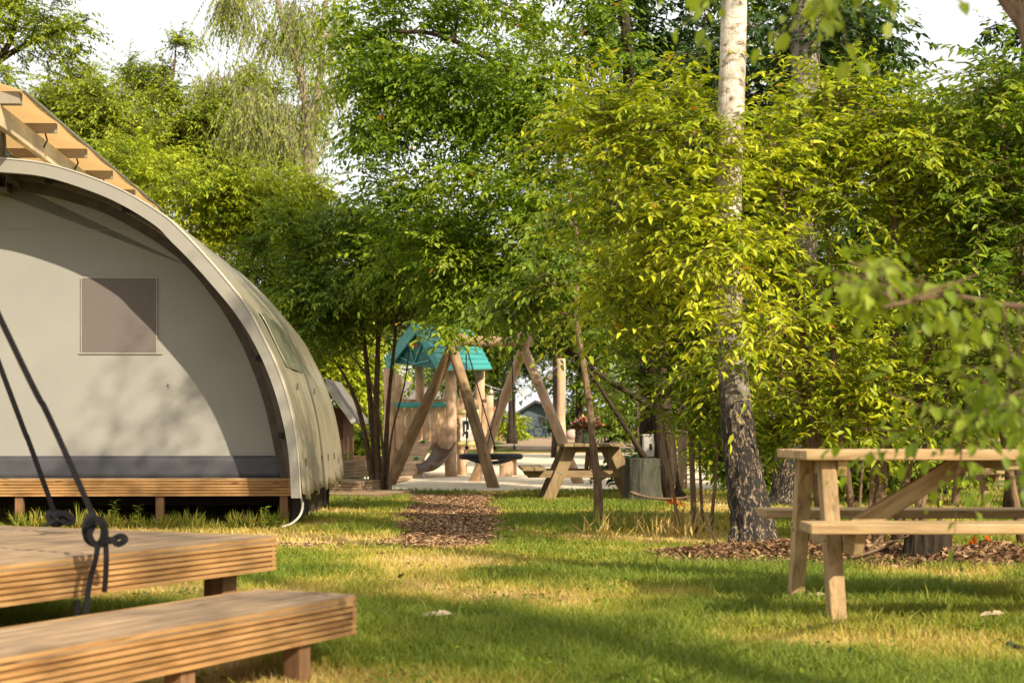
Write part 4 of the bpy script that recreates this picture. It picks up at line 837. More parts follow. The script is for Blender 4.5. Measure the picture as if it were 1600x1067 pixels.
# ------------------------------------------------------------------ near deck and its step
av = Vector((-.45, -.893, 0))
cn = at(432, 837, 6.7)
nd = board_deck('wooden_deck', 'near wooden deck cut off by the left edge, with black straps over it', 'deck', (cn.x, cn.y), av, 3.6, -2.6, .38, .147, [(.18, -.16, .10), (1.72, -.16, .10), (3.2, -.16, .10), (.18, -2.4, .10)], ribs=7)
cs_ = at(558, 929, 5.78)
st = board_deck('wooden_step', 'near wooden step with ribbed sides, standing in front of the near deck', 'step', (cs_.x, cs_.y), av, 3.0, -.45, .225, .147, [(.30, -.06, .07), (.95, -.06, .07), (1.9, -.06, .07)], ribs=7)

# ------------------------------------------------------------------ straps with knots
def ribbon(mb, pts, w_, th=.003, nrm=(0, -1, .3), n=24):
    P = [Vector(q) for q in catmull([np.array(p) for p in pts], n)]; nrm = Vector(nrm).normalized(); vs = []
    for i, q in enumerate(P):
        d = (P[min(i + 1, n)] - P[max(i - 1, 0)]).normalized(); s_ = d.cross(nrm).normalized(); u = s_.cross(d)
        vs += [q - s_ * w_ / 2 - u * th / 2, q + s_ * w_ / 2 - u * th / 2, q + s_ * w_ / 2 + u * th / 2, q - s_ * w_ / 2 + u * th / 2]
    fs = [(0, 1, 2, 3), tuple(n * 4 + k for k in (3, 2, 1, 0))]
    for i in range(n):
        for k in range(4): fs.append((i * 4 + k, i * 4 + 4 + k, i * 4 + 4 + (k + 1) % 4, i * 4 + (k + 1) % 4))
    mb.add(vs, fs, vs)
d1 = 5.62
S1 = thing('guy_strap', 'nearer black strap knotted over the front edge of the near deck, tails hanging down', 'strap', at(150, 830, d1))
o1 = S1.location
R = lambda px, py, d=d1: at(px, py, d) - o1
mb = MB(); ribbon(mb, [R(0, 497, 5.3) + (R(0, 497, 5.3) - R(146, 806, 5.58)) * 3.2, R(0, 497, 5.3), R(75, 648, 5.45), R(146, 806, 5.58)], .021, nrm=(.5, -.8, .1)); mb.build('strap', STRAP, S1, smooth=False)
mb = MB()
ribbon(mb, [R(146, 800, 5.58), R(133, 818, 5.54), R(136, 842, 5.52), R(152, 850, 5.52), R(165, 836, 5.54), R(158, 812, 5.58), R(143, 812, 5.56)], .022, .006, nrm=(.2, -1, .2))
ribbon(mb, [R(150, 815, 5.53), R(140, 835, 5.49), R(152, 852, 5.49), R(172, 842, 5.5), R(184, 850, 5.5), R(196, 843, 5.5), R(188, 837, 5.52), R(170, 846, 5.53)], .021, .006, nrm=(.1, -1, .6))
ribbon(mb, [R(135, 822, 5.50), R(150, 810, 5.48), R(162, 825, 5.48), R(156, 850, 5.49), R(140, 846, 5.50)], .022, .007, nrm=(0, -1, .4))
mb.build('knot', STRAP, S1)
mb = MB(); ribbon(mb, [R(153, 846, 5.50), R(150, 870, 5.46), R(140, 910, 5.47), R(135, 950, 5.44), R(137, 985, 5.36), R(142, 990, 5.33)], .019, nrm=(.1, -1, 0)); mb.build('tail', STRAP, S1)
mb = MB(); ribbon(mb, [R(165, 846, 5.52), R(166, 870, 5.47), R(165, 900, 5.47), R(163, 925, 5.47)], .019, nrm=(.3, -1, 0)); mb.build('tail', STRAP, S1)
mb = MB(); ribbon(mb, [R(121, 937, 5.62), R(121, 960, 5.62), R(121, 975, 5.62)], .022, nrm=(.3, -1, 0)); mb.build('tail', STRAP, S1)
S2_ = thing('guy_strap', 'farther black webbing strap ending in a knot on top of the near deck', 'strap', at(92, 812, 6.9)); o1 = S2_.location
mb = MB(); ribbon(mb, [R(0, 572, 6.5) + (R(0, 572, 6.5) - R(86, 803, 6.9)) * 4, R(0, 572, 6.5), R(45, 690, 6.7), R(86, 803, 6.9)], .022, nrm=(.5, -.8, .1)); mb.build('strap', STRAP, S2_)
mb = MB()
ribbon(mb, [R(84, 796, 6.90), R(76, 806, 6.86), R(84, 818, 6.84), R(98, 814, 6.84), R(94, 802, 6.86), R(82, 808, 6.84)], .030, .008, nrm=(.1, -1, .4))
ribbon(mb, [R(90, 806, 6.84), R(101, 802, 6.82), R(113, 811, 6.80), R(108, 817, 6.80), R(95, 812, 6.82)], .028, .008, nrm=(0, -1, .7))
ribbon(mb, [R(86, 812, 6.83), R(78, 818, 6.78), R(70, 821, 6.70)], .024, .006, nrm=(0, -.5, 1))
mb.build('knot', STRAP, S2_)

# ------------------------------------------------------------------ picnic tables
def picnic(label, loc, rz, L, topw, hz, foot, toph, seat_off, seat_w, seat_h, ax, overhang_b, planks=5, leg=(.062, .105), brace=True, mat=WOODTABLE, seat_planks=1, group='wooden picnic tables', seatL=None, pt=.042):
    T = thing('picnic_table', label, 'picnic table', loc, rz, group); seatL = seatL or L
    mb = MB(); pw = topw / planks
    for k in range(planks): mb.box((random.uniform(-.004, .004), -topw / 2 + pw * (k + .5), hz - pt / 2 + random.uniform(-.001, .001)), (L, pw - .007, pt))
    mb.build('table_top', mat, T, bevel=.006)
    for s in (1, -1):
        mb = MB(); sw = seat_w / seat_planks
        for k in range(seat_planks): mb.box((0, s * (seat_off - seat_w / 2 + sw * (k + .5)), seat_h - pt / 2), (seatL, sw - .008 * (seat_planks > 1), pt))
        mb.build('seat', mat, T, bevel=.006)
    for x in (-ax, ax):
        for s in (1, -1):
            mb = MB(); y0 = s * foot; y1 = s * toph; d = Vector((0, y1 - y0, hz - pt)).normalized()
            hw = leg[1] / 2 / d.z; poly = [(y0 - hw, -.03), (y0 + hw, -.03), (y1 + hw, hz - pt), (y1 - hw, hz - pt)]
            mb.prism(poly, x - leg[0] / 2, x + leg[0] / 2, lambda a, b, t: Vector((t, a, b))); 
            mb.g = [(q[2] + x * 7 + s, q[1], q[0]) for q in mb.v]
            lg = mb.build('leg', mat, T, bevel=.006)
            mb = MB()
            for zz in (seat_h - .085, seat_h - .06):
                yy = y0 + (y1 - y0) * zz / (hz - pt) + (.025 if zz > seat_h - .07 else -.025)
                sx = 1 if x > 0 else -1
                mb.tube([(x + sx * leg[0] / 2 - .002 * sx, yy, zz), (x + sx * (leg[0] / 2 + .008), yy, zz)], .010, 8)
            mb.build('bolt', METAL, lg)
        sx = -1 if x > 0 else 1; xi = x + sx * (leg[0] / 2 + .0225)
        mb = MB(); w_ = seat_off + seat_w / 2 - .03; hh = .095
        mb.prism([(-w_, seat_h - pt - .001), (-w_ + .06, seat_h - pt - hh), (w_ - .06, seat_h - pt - hh), (w_, seat_h - pt - .001)], xi - .021, xi + .021, lambda a, b, t: Vector((t, a, b)))
        mb.g = [(q[1] + x, q[2], q[0]) for q in mb.v]; mb.build('seat_rail', mat, T, bevel=.004)
        mb = MB(); w_ = topw / 2 - .03; mb.prism([(-w_, hz - pt - .001), (-w_ + .03, hz - pt - .07), (w_ - .03, hz - pt - .07), (w_, hz - pt - .001)], xi - .021, xi + .021, lambda a, b, t: Vector((t, a, b)))
        mb.g = [(q[1] + x, q[2], q[0]) for q in mb.v]; mb.build('top_rail', mat, T, bevel=.004)
        if brace:
            mb = MB(); mb.beam((x + sx * .08, 0, seat_h - pt - .08), (x + sx * ax * .83, 0, hz - pt - .005), .05, .085); mb.build('brace', mat, T, bevel=.005)
    mb = MB(); mb.box((0, 0, hz - pt - .022), (.10, topw - .08, .04)); mb.build('top_cleat', mat, T, bevel=.004)
    return T
picnic('near light-brown picnic table at right, cut off by the edge of the photo', (1.38 + .82, 7.12, 0), 0, 1.86, .74, .742, .50, .25, .58, .26, .445, .82, 0, planks=5, leg=(.068, .095), seatL=1.95)
tf = atg(920, 21.3); picnic('weathered picnic table seen end-on beyond the lawn, with a vase of flowers on it', tf, math.radians(91.5), 1.8, .78, .755, .60, .27, .78, .32, .44, .62, 0, planks=6, leg=(.06, .15), seat_planks=2, mat=mat_wood('wood_table_far', (.27, .19, .10), (.16, .11, .06), (.34, .25, .14), rough=.8))
# distant bench and table at the right edge
picnic('dark brown picnic table far back at the right edge, half hidden by leaves', atg(1590, 19), .1, 1.7, .7, .82, .5, .25, .62, .26, .45, .6, 0, mat=LOGDARK)
# flowers
V0 = atg(915, 21.0); V0.z = float(ground(21.3)) + .755
vs_t = thing('flower_vase', 'dark vase of pink and maroon flowers on the far picnic table', 'vase', V0)
mb = MB(); mb.tube([(0, 0, .0), (0, 0, .03), (0, 0, .12), (0, 0, .17), (0, 0, .19)], [.05, .055, .045, .05, .055], 14); mb.build('vase', mat_plain('green_glass', (.03, .05, .025), .2, spec=.7), vs_t, smooth=True)
rg = np.random.default_rng(3); n = 260; P = rg.normal(0, 1, (n, 3)) * [.065, .055, .035] + [0, 0, .25]; D = P - [0, 0, .15]
link('flowers', leaf_mesh('flowers', P, D + rg.normal(0, .03, (n, 3)), rg.normal(0, 1, (n, 3)), np.full(n, .055), np.full(n, .04), rg.random(n)), mat_leaf('petals', [(.10, .012, .03), (.35, .05, .10), (.55, .16, .16), (.6, .35, .06), (.55, .5, .42)], .2, tcol=(1, 1, 1)), vs_t)
n = 60; P = rg.normal(0, 1, (n, 3)) * [.05, .05, .03] + [0, 0, .2]; link('foliage', leaf_mesh('foliage', P, P - [0, 0, .1], rg.normal(0, 1, (n, 3)), np.full(n, .09), np.full(n, .03), rg.random(n)), L_DARK, vs_t)

# ------------------------------------------------------------------ steps behind the tent, timber edging, hut
for (pl, pr, d, ptop, thk, wdt, lab) in ((533, 596, 21.3, 765, .05, 1.3, 'lowest of three wooden steps beside the tent, lying flat on the grass'),
                                     (520, 562, 22.2, 746, .19, 1.2, 'middle of three ribbed wooden steps beside the tent'),
                                     (500, 534, 23.6, 716, .24, 1.0, 'topmost of three ribbed wooden steps beside the tent')):
    c = at(pr, ptop + 6, d); gb = float(ground(d)); L = (pr - pl) / F * d + .35
    board_deck('wooden_step', lab, 'step', (c.x, c.y), (-.95, .31, 0), L, -wdt, c.z, thk if c.z - gb > thk else c.z - gb, [(.06, -.08, .05), (L - .1, -.08, .05)], ribs=5 if thk > .1 else 2, gb=gb, wood=mat_wood('step_wood', (.36, .25, .15), (.24, .16, .09)) if ptop == 765 else bpy.data.materials['step_wood'], boards=.2)
mb = MB(); e0 = atg(470, 33); e1 = atg(612, 31.5); e0.z = e1.z = float(ground(33))
for k in range(2): mb.beam(e0 + Vector((0, 0, .12 + .2 * k)), e1 + Vector((0, 0, .12 + .2 * k)), .09, .19)
EDG = mat_wood('edging_timber', (.27, .15, .08), (.16, .09, .05)); T = thing('timber_edging', 'low reddish timber wall edging the sand left of the playground tower', 'edging', e0)
mb.v = [tuple(Vector(q) - e0) for q in mb.v]; mb.build('boards', EDG, T, bevel=.01)
for f in (.05, .5, .95):
    q = e0.lerp(e1, f) - e0; m2 = MB(); m2.beam(q + Vector((0, -.08, -.05)), q + Vector((0, -.08, .47)), .09, .09); m2.build('post', EDG, T, bevel=.01)
# small hut whose eave shows behind the tent
hl = atg(500, 26.5)
hut = thing('wooden_hut', 'small brown hut with a grey sloping roof peeking out behind the tent', 'hut', hl)
def lo(px, py, d, o): return at(px, py, d) - o
mb = MB(); x0 = lo(440, 0, 26.5, hl).x; x1 = lo(536, 0, 26.5, hl).x; mb.box(((x0 + x1) / 2, .9, .65), (x1 - x0, 1.8, 1.3)); mb.build('wall', mat_wood('hut_wall', (.13, .06, .03), (.07, .035, .02)), hut)
mb = MB(); A = lo(505, 590, 26, hl); Bq = lo(552, 655, 26, hl); C = Vector((2 * A.x - Bq.x, Bq.y, Bq.z))
mb.prism([(C.x, C.z), (A.x, A.z), (Bq.x, Bq.z), (Bq.x, Bq.z - .06), (A.x, A.z - .07), (C.x, C.z - .06)], -.35, 2.2, lambda a, b, t: Vector((a, t, b))); mb.build('roof', mat_plain('grey_roof', (.17, .15, .13), .8, .25, 20), hut)
mb = MB(); mb.beam((A.x, -.36, A.z - .06), (Bq.x, -.36, Bq.z - .05), .02, .09); mb.beam((A.x, -.36, A.z - .06), (C.x, -.36, C.z - .05), .02, .09); mb.build('verge_board', WHITEP, hut)

# ------------------------------------------------------------------ nest swing on log A-frames
def logtube(mb, p0, p1, r0, r1, n=12, k=7, wob=.012):
    p0 = Vector(p0); p1 = Vector(p1); pts = [p0.lerp(p1, i / (k - 1)) + (Vector((random.uniform(-1, 1), random.uniform(-1, 1), 0)) * wob if 0 < i < k - 1 else Vector()) for i in range(k)]
    return mb.tube(pts, [r0 + (r1 - r0) * i / (k - 1) for i in range(k)], n, jit=.07)
A1 = at(707, 542, 25.6); A2 = at(818, 543, 27.9)
sw = thing('nest_swing', 'log A-frame swing with a round black net seat hanging from ropes', 'swing', Vector(((A1.x + A2.x) / 2, 26.7, float(ground(26.7))))); o1 = sw.location
legs = [(atg(604, 26.6), A1, 1, .105), (atg(774, 25.1), A1, -1, .10), (atg(738, 28.5), A2, 1, .10), (atg(908, 27.2), A2, -1, .10)]
for f, a_, s_, r_ in legs:
    f = Vector(f); f.z -= .1; d = (a_ - f).normalized(); mb = MB(); logtube(mb, f - o1, a_ + d * .28 - o1, r_, r_ * .82); mb.build('leg', LOGDARK if a_ is A1 else LOG, sw, smooth=True)
mb = MB(); d = (A2 - A1).normalized(); logtube(mb, A1 - d * .25 + Vector((0, 0, .1)) - o1, A2 + d * .25 + Vector((0, 0, .1)) - o1, .095, .09); mb.build('top_beam', LOGDARK, sw, smooth=True)
bc = at(767, 713, 26.7) - o1; rb = .50
mb = MB(); ring = [bc + Vector((math.cos(a) * rb, math.sin(a) * rb, 0)) for a in np.linspace(0, 2 * math.pi, 41)]; mb.tube(ring, .05, 8, cap=False); bk = mb.build('seat_ring', BLACK, sw, smooth=True)
mb = MB()
for k in range(-3, 4):
    c_ = rb * math.sqrt(max(.02, 1 - (k / 3.6) ** 2)); y = k * rb / 3.6
    for ax in (0, 1):
        pts = []
        for t in np.linspace(-1, 1, 9):
            q = Vector((t * c_, y, 0)) if ax == 0 else Vector((y, t * c_, 0)); rr2 = min(1, (q.x ** 2 + q.y ** 2) / rb ** 2); pts.append(bc + q + Vector((0, 0, -.13 * (1 - rr2))))
        mb.tube(pts, .012, 5)
mb.build('net', BLACK, bk)
h1 = A1.lerp(A2, .18) + Vector((0, 0, .02)) - o1; h2 = A1.lerp(A2, .82) + Vector((0, 0, .02)) - o1
for hh, s_ in ((h1, -1), (h2, 1)):
    for t in (-1, 1):
        e = bc + Vector((s_ * rb * .62 * .5 + t * rb * .45, t * rb * -.2 + s_ * rb * .75, .05)); e = bc + (e - bc).normalized() * rb + Vector((0, 0, .04))
        mb = MB(); mb.tube([hh, e + Vector((0, 0, .08))], .011, 6); rp = mb.build('rope', BLACK, sw)
        mb = MB(); mb.sphere(e + Vector((0, 0, .06)), .035, 8, 6); mb.build('shackle', BLACK, rp)

# ------------------------------------------------------------------ playground tower
tw = thing('play_tower', 'log play tower with a teal plastic roof, plank balcony, climbing ramp and brown slide', 'play tower', atg(680, 32)); o1 = tw.location
def P3(px, py, d): return at(px, py, d) - o1
def gz(d): return float(ground(d)) - o1.z
dF, dB = 31.2, 32.9
for (px, d, pt, r_) in ((609, dF, 575, .125), (705, dF, 566, .125), (656, dB, 570, .105), (751, dB, 580, .115), (622, dB + .6, 585, .10), (724, dB - .6, 600, .09)):
    b_ = atg(px, d) - o1; mb = MB(); tpt = P3(px - 1, pt, d); logtube(mb, b_ - Vector((0, 0, .1)), tpt, r_, r_ * .9); mb.build('post', LOG, tw, smooth=True)
for (px, d, pt) in ((765, dB - .2, 618), (720, dB, 622)):
    b_ = atg(px, d) - o1; mb = MB(); logtube(mb, b_ - Vector((0, 0, .1)), P3(px, pt, d), .085, .08); mb.build('short_post', LOG, tw, smooth=True)
# roof: ridge running left-front to right-back; gable faces left-front
def quadslab(mb, a, b, c, d, th, seams=0):
    n = (b - a).cross(d - a).normalized() * th; vs = [a, b, c, d, a - n, b - n, c - n, d - n]
    mb.add(vs, [(0, 1, 2, 3), (7, 6, 5, 4), (0, 4, 5, 1), (1, 5, 6, 2), (2, 6, 7, 3), (3, 7, 4, 0)], vs); n.normalize()
    for k in range(1, seams):
        t = k / seams; mb.beam(a.lerp(d, t), b.lerp(c, t), .035, .035, up=n); mb.beam(a.lerp(d, t) - n * th, b.lerp(c, t) - n * th, .035, .035, up=n)
rf = P3(650, 508, 30.9); rbk = P3(735, 518, 33.4)               # ridge front and back
eL0 = P3(604, 570, 31.9); eL1 = P3(668, 572, 34.2)                # left eave
eR0 = P3(655, 582, 30.6); eR1 = P3(767, 578, 32.6)
eR0 = P3(690, 580, 30.2)
mb = MB(); quadslab(mb, rf, rbk, eR1, eR0, .05, 8); quadslab(mb, rf, eL0, eL1, rbk, .05); mb.build('roof', TEAL, tw, bevel=.012)
# fascia boards of the gable
mb = MB(); mb.beam(rf + Vector((0, -.03, -.03)), eL0 + Vector((0, -.03, 0)), .05, .26); mb.beam(rf + Vector((0, -.03, -.03)), eR0 + Vector((0, -.03, 0)), .05, .16); mb.build('gable_trim', TEAL, tw, bevel=.01)
g0 = rf + Vector((0, .06, -.14)); gl = eL0 + Vector((.10, .0, .05)); gr_ = eR0 + Vector((-.08, .08, .05)); cm = (gl + gr_) / 2
mb = MB(); vs = [g0, gl, gr_]; vs += [q + Vector((.03, .05, 0)) for q in vs]; mb.add(vs, [(0, 1, 2), (5, 4, 3), (0, 3, 4, 1), (1, 4, 5, 2), (2, 5, 3, 0)], vs); ga = mb.build('gable', TEALD, tw)
mb = MB()
hub = cm + (g0 - cm) * .05 + Vector((0, -.04, 0))
for t in (.12, .36, .64, .88):
    e = (gl.lerp(g0, t * 2) if t < .5 else g0.lerp(gr_, t * 2 - 1)) + Vector((0, -.04, 0)); mb.beam(hub, hub.lerp(e, .85), .02, .025)
mb.build('rays', TEAL, ga)
mb = MB(); q = cm + (g0 - cm) * .62 + Vector((0, -.05, 0)); mb.box(q, (.26, .04, .09)); mb.build('orange_plate', mat_plain('orange_plate', (.45, .12, .04), .5), ga, bevel=.01)
# balcony deck
zdk = P3(0, 694, dF).z
mb = MB()
for k in range(9): mb.box((P3(659, 0, dF).x, dF - o1.y + .1 + k * .19, zdk - .03), (P3(708, 0, dF).x - P3(612, 0, dF).x, .18, .05))
mb.build('platform', PLANK, tw, bevel=.006)
# front planks: left group shorter, gate gap, right group
for (px, pt, pb) in ((624, 637, 702), (638, 637, 690), (652, 637, 688), (666, 637, 688), (679, 636, 700), (692, 636, 703)):
    d = dF - .06; mb = MB(); w_ = 11.2 / F * d; a = P3(px, pb, d); b_ = P3(px, pt, d)
    mb.prism([(-w_ / 2, a.z + .04), (-w_ * .3, a.z), (w_ * .3, a.z), (w_ / 2, a.z + .04), (w_ / 2, b_.z - .03), (w_ * .25, b_.z), (-w_ * .25, b_.z), (-w_ / 2, b_.z - .03)], -.02, .02, lambda u, v, t, a=a: Vector((a.x + u, a.y + t, v)))
    mb.g = [(q[2], q[0], q[1]) for q in mb.v]; mb.build('plank', PLANK, tw, bevel=.004)
for k, px in enumerate(range(627, 702, 11)):
    d = dB - .05; mb = MB(); a = P3(px, 700, d); b_ = P3(px, 622 + (k % 3) * 2, d); mb.box(((a.x), a.y, (a.z + b_.z) / 2), (.125, .03, b_.z - a.z)); mb.g = [(q[2], q[0], q[1]) for q in mb.v]; mb.build('back_plank', PLANK, tw, bevel=.006)
for k, px in enumerate((713, 721, 729, 737, 745, 757)):
    d = dF + .5 + k * .12; mb = MB(); a = P3(px, 702, d); b_ = P3(px, 624 + (k % 2) * 5, d); mb.box(((a.x), a.y, (a.z + b_.z) / 2), (.095, .035, b_.z - a.z)); mb.g = [(q[2], q[0], q[1]) for q in mb.v]; mb.build('side_plank', PLANK, tw, bevel=.006)
mb = MB(); mb.tube([P3(617, 633, dF - .14), P3(696, 632, dF - .14)], .055, 12); mb.build('teal_rail', TEAL, tw, smooth=True)
for px in (637, 675):
    mb = MB(); a = P3(px, 658, dF - .12); mb.tube([a + Vector((0, .04, .15)), a + Vector((-.04, -.03, .1)), a + Vector((-.055, -.05, 0)), a + Vector((-.04, -.03, -.1)), a + Vector((.02, .04, -.15))], .014, 8); mb.build('grab_handle', WHITEP, tw, smooth=True)
# panel between two cream rollers
dP = dF + .25
for py in (644, 694):
    mb = MB(); mb.tube([P3(716, py, dP), P3(748, py, dP)], .055, 12); mb.build('roller', YELLOWP, tw, smooth=True)
mb = MB(); a = P3(719, 689, dP); b_ = P3(739, 652, dP); mb.box(((a.x + b_.x) / 2, a.y, (a.z + b_.z) / 2), (b_.x - a.x, .03, b_.z - a.z)); pn = mb.build('play_panel', WHITEP, tw, bevel=.006)
mb = MB()
for (px, py, w_, h_) in ((728, 660, 9, 5), (725, 668, 3, 14), (731, 666, 4, 10), (728, 676, 8, 4), (730, 681, 4, 6), (724, 679, 2, 5)):
    q = P3(px, py, dP - .02); mb.box((q.x, q.y, q.z), (w_ / F * dP, .012, h_ / F * dP))
mb.build('panel_cutout', BLACK, pn, bevel=.004)
# climbing ramp with holds
r0_ = P3(656, 691, dF - .1); r1_ = P3(628, 741, dF - 1.0); ext = Vector((.30, 0, 0)); r1_.z = gz(30.2) + .05
ramp_ = MB()
for k in range(7):
    t0 = k / 7; t1 = (k + .92) / 7; p = r0_.lerp(r1_, t0); q = r0_.lerp(r1_, t1); n_ = (q - p).cross(Vector((1, 0, 0))).normalized() * .03; wv = Vector((.26 + .02 * t0, 0, 0))
    vs = [p - wv, p + wv, q + wv, q - wv]; vs += [v_ + n_ for v_ in vs]; ramp_.add(vs, [(0, 1, 2, 3), (7, 6, 5, 4), (0, 4, 5, 1), (1, 5, 6, 2), (2, 6, 7, 3), (3, 7, 4, 0)], [(v_.x, v_.y, v_.z) for v_ in vs])
rp_ = ramp_.build('climbing_ramp', PLANK, tw, bevel=.005)
HOLDM = mat_plain('green_hold', (.02, .22, .06), .4)
for (f, u) in ((.05, .08), (.2, -.12), (.38, -.1), (.55, .12), (.72, -.16), (.88, -.05)):
    mb = MB(); q = r0_.lerp(r1_, f) + Vector((u, -.04, .05)); mb.sphere(q, .04, 8, 6, (1.2, .8, .8), .3); mb.build('climbing_hold', HOLDM, rp_, smooth=True)
# slide: curved trough coming towards the right of the ramp
sp = [P3(697, 700, dF - .02), P3(694, 708, dF - .3), P3(686, 722, dF - .6), P3(674, 733, dF - .9), P3(662, 735, dF - 1.1)]
mb = MB(); cp = catmull([np.array(q) for q in sp], 16); vs = []
for i, q in enumerate(cp):
    w_ = .19; c_ = Vector(q)
    dd = Vector(cp[min(i + 1, 16)] - cp[max(i - 1, 0)]); dd.normalize(); sd_ = dd.cross(Vector((0, 0, 1))).normalized(); up_ = sd_.cross(dd)
    for a in np.linspace(-1.25, 1.25, 9): vs.append(c_ + sd_ * math.sin(a) * w_ + up_ * (1 - math.cos(a)) * w_)
mb.add(vs, [(i * 9 + j, i * 9 + j + 1, i * 9 + 10 + j, i * 9 + 9 + j) for i in range(16) for j in range(8)], vs)
sl = mb.build('slide', BROWNPL, tw, smooth=True); sl.modifiers.new('t', 'SOLIDIFY').thickness = .03
mb = MB(); q = sp[-1]; mb.tube([q + Vector((0, .1, 0)), Vector((q.x, q.y + .1, gz(30)))], .025, 8); mb.build('slide_foot', METAL, sl)
# loose plank lying in the sand, log seats
mb = MB(); a = atg(618, 27.5, .05); b_ = atg(638, 29.5, .05); mb.beam(a, b_, .16, .05); q0 = Vector(a); o = mb.build('plank', PLANK, None, bevel=.006); tag(o, 'pale loose plank lying in the sand at the foot of the tower ramp', 'plank')
mb = MB(); lb = atg(790, 31.5); logtube(mb, (0, 0, -.05), (0, 0, .33), .13, .13, 14, 3, 0); o = mb.build('log_stool', LOG); o.location = lb; tag(o, 'short upright log in the sand just behind the swing seat', 'log stool')
mb = MB(); mb.box((0, 0, .36), (.95, .32, .05)); bt = thing('play_table', 'low wooden play table in the sand behind the swing seat', 'table', atg(775, 32.2)); mb.build('table_top', PLANK, bt, bevel=.01)
for x in (-.36, .36):
    mb = MB(); logtube(mb, (x, 0, -.05), (x, 0, .34), .07, .07, 10, 3, 0); mb.build('leg', LOG, bt, smooth=True)
# tall log post and other posts
def post(px, d, ptop, r_, label, mat=LOG, name='log_post', cat='post', dx=0):
    b_ = atg(px, d); mb = MB(); t_ = at(px + dx, ptop, d) - b_; logtube(mb, (0, 0, -.1), t_, r_, r_ * .9); o = mb.build(name, mat, None, smooth=True); o.location = b_; return tag(o, label, cat)
post(877, 31, 560, .095, 'tall pale log post behind the right leg of the swing')
post(1002, 27, 600, .07, 'pale post seen between leaves right of the far picnic table', dx=-2)
post(1066, 24.5, 590, .075, 'pale slim post seen through the leaves right of the grey stump')
# string lights
mb = MB(); p0 = at(752, 598, 33); p1 = at(877, 566, 31); T = thing('string_lights', 'thin cable with small round bulbs strung from the tower to the tall log post', 'string lights', p0)
pts = [p0.lerp(p1, t) - p0 + Vector((0, 0, -.35 * math.sin(math.pi * t))) for t in np.linspace(0, 1, 16)]; mb.tube(pts, .010, 5); mb.build('cable', WHITEP, T)
for i in (2, 5, 8, 11, 13):
    mb = MB(); mb.tube([pts[i], pts[i] - Vector((0, 0, .06))], .014, 6); mb.sphere(pts[i] - Vector((0, 0, .10)), .045, 10, 8); mb.build('bulb', mat_plain('bulb_glass', (.75, .62, .42), .2, spec=.6), T, smooth=True)

# ------------------------------------------------------------------ stumps, white box, fallen branch
sg_ = atg(1003, 20.35); T = thing('tree_stump', 'flat-topped grey-green stump standing against the dark trunk right of the far picnic table', 'stump', sg_)
mb = MB(); vs = []; nn = 32
for i, z in enumerate((-.05, .05, .16, .30, .45, .56, .57)):
    for k in range(nn):
        a = 2 * math.pi * k / nn; r_ = (.215 if i < 6 else .15) * (1 + .25 * math.exp(-z / .12)) * (1 + .10 * math.sin(a * 3 + 1) + .05 * math.sin(a * 7)) * (1 + .04 * random.random()); vs.append((math.cos(a) * r_, math.sin(a) * r_, z))
mb.add(vs, [(i * nn + k, i * nn + (k + 1) % nn, (i + 1) * nn + (k + 1) % nn, (i + 1) * nn + k) for i in range(6) for k in range(nn)] + [tuple(range(6 * nn, 7 * nn))], [(q[2], q[0], q[1]) for q in vs]); mb.build('stump', GREYST, T, smooth=False)
sb = atg(1450, 9.9); T = thing('tree_stump', 'low dark sawn stump in the litter under the near picnic table', 'stump', sb)
mb = MB(); vs = []; nn = 48
for i, z in enumerate((-.05, .02, .06, .12, .17, .205, .215, .205)):
    for k in range(nn):
        a = 2 * math.pi * k / nn; r_ = (.145, .145, .145, .145, .145, .14, .125, .06)[i] * (1 + .5 * math.exp(-max(z, 0) / .05) * (.4 + .6 * abs(math.sin(a * 2.5)))) * (1 + .08 * math.sin(a * 4) + .03 * math.sin(a * 15) + .03 * random.random()); vs.append((math.cos(a) * r_, math.sin(a) * r_, z + .012 * math.sin(a * 2)))
mb.add(vs, [(i * nn + k, i * nn + (k + 1) % nn, (i + 1) * nn + (k + 1) % nn, (i + 1) * nn + k) for i in range(7) for k in range(nn)] + [tuple(range(7 * nn, 8 * nn))], [(q[2], q[0], q[1]) for q in vs]); mb.build('stump', STUMPM, T)
wb = at(1019, 712, 22.5); T = thing('white_box', 'small white box with a dark slot, standing behind the grey stump', 'box', Vector((wb.x, wb.y, float(ground(22.5)))))
z0 = wb.z - T.location.z; mb = MB(); mb.box((0, 0, z0 + .14), (.27, .2, .30)); bx = mb.build('box', WHITEP, T, bevel=.01)
mb = MB(); mb.box((0, 0, z0 + .30), (.30, .23, .02)); mb.build('lid', WHITEP, bx, bevel=.004)
mb = MB(); mb.box((-.03, -.103, z0 + .13), (.035, .01, .09)); mb.build('slot', BLACK, bx)
mb = MB(); mb.box((0, 0, z0 / 2 - .02), (.09, .09, z0)); mb.build('post', WOODPOST, T)
def twigthing(label, pts, r_, mat, side=(), leaves=None, name='fallen_branch'):
    o_ = Vector(pts[0]); T = thing(name, label, 'branch', o_); mb = MB(); cp = [Vector(q) - o_ for q in catmull([np.array(p) for p in pts], 16)]
    mb.tube(cp, list(np.linspace(r_, r_ * .4, 17)), 7, jit=.3)
    for (i, dx, dy, dz) in side: mb.tube([cp[i], cp[i] + Vector((dx, dy, dz)) * .5 + Vector((0, 0, .02)), cp[i] + Vector((dx, dy, dz))], [r_ * .5, r_ * .35, r_ * .15], 5)
    mb.build('stick', mat, T, smooth=True)
    if leaves:
        P, D = leaves; n = len(P); link('leaves', leaf_mesh('leaves', np.array(P) - np.array(o_), np.array(D), RG.normal(0, 1, (n, 3)), np.full(n, .10), np.full(n, .055), RG.random(n)), ORANGE, T)
    return T
lp = []; ld = []
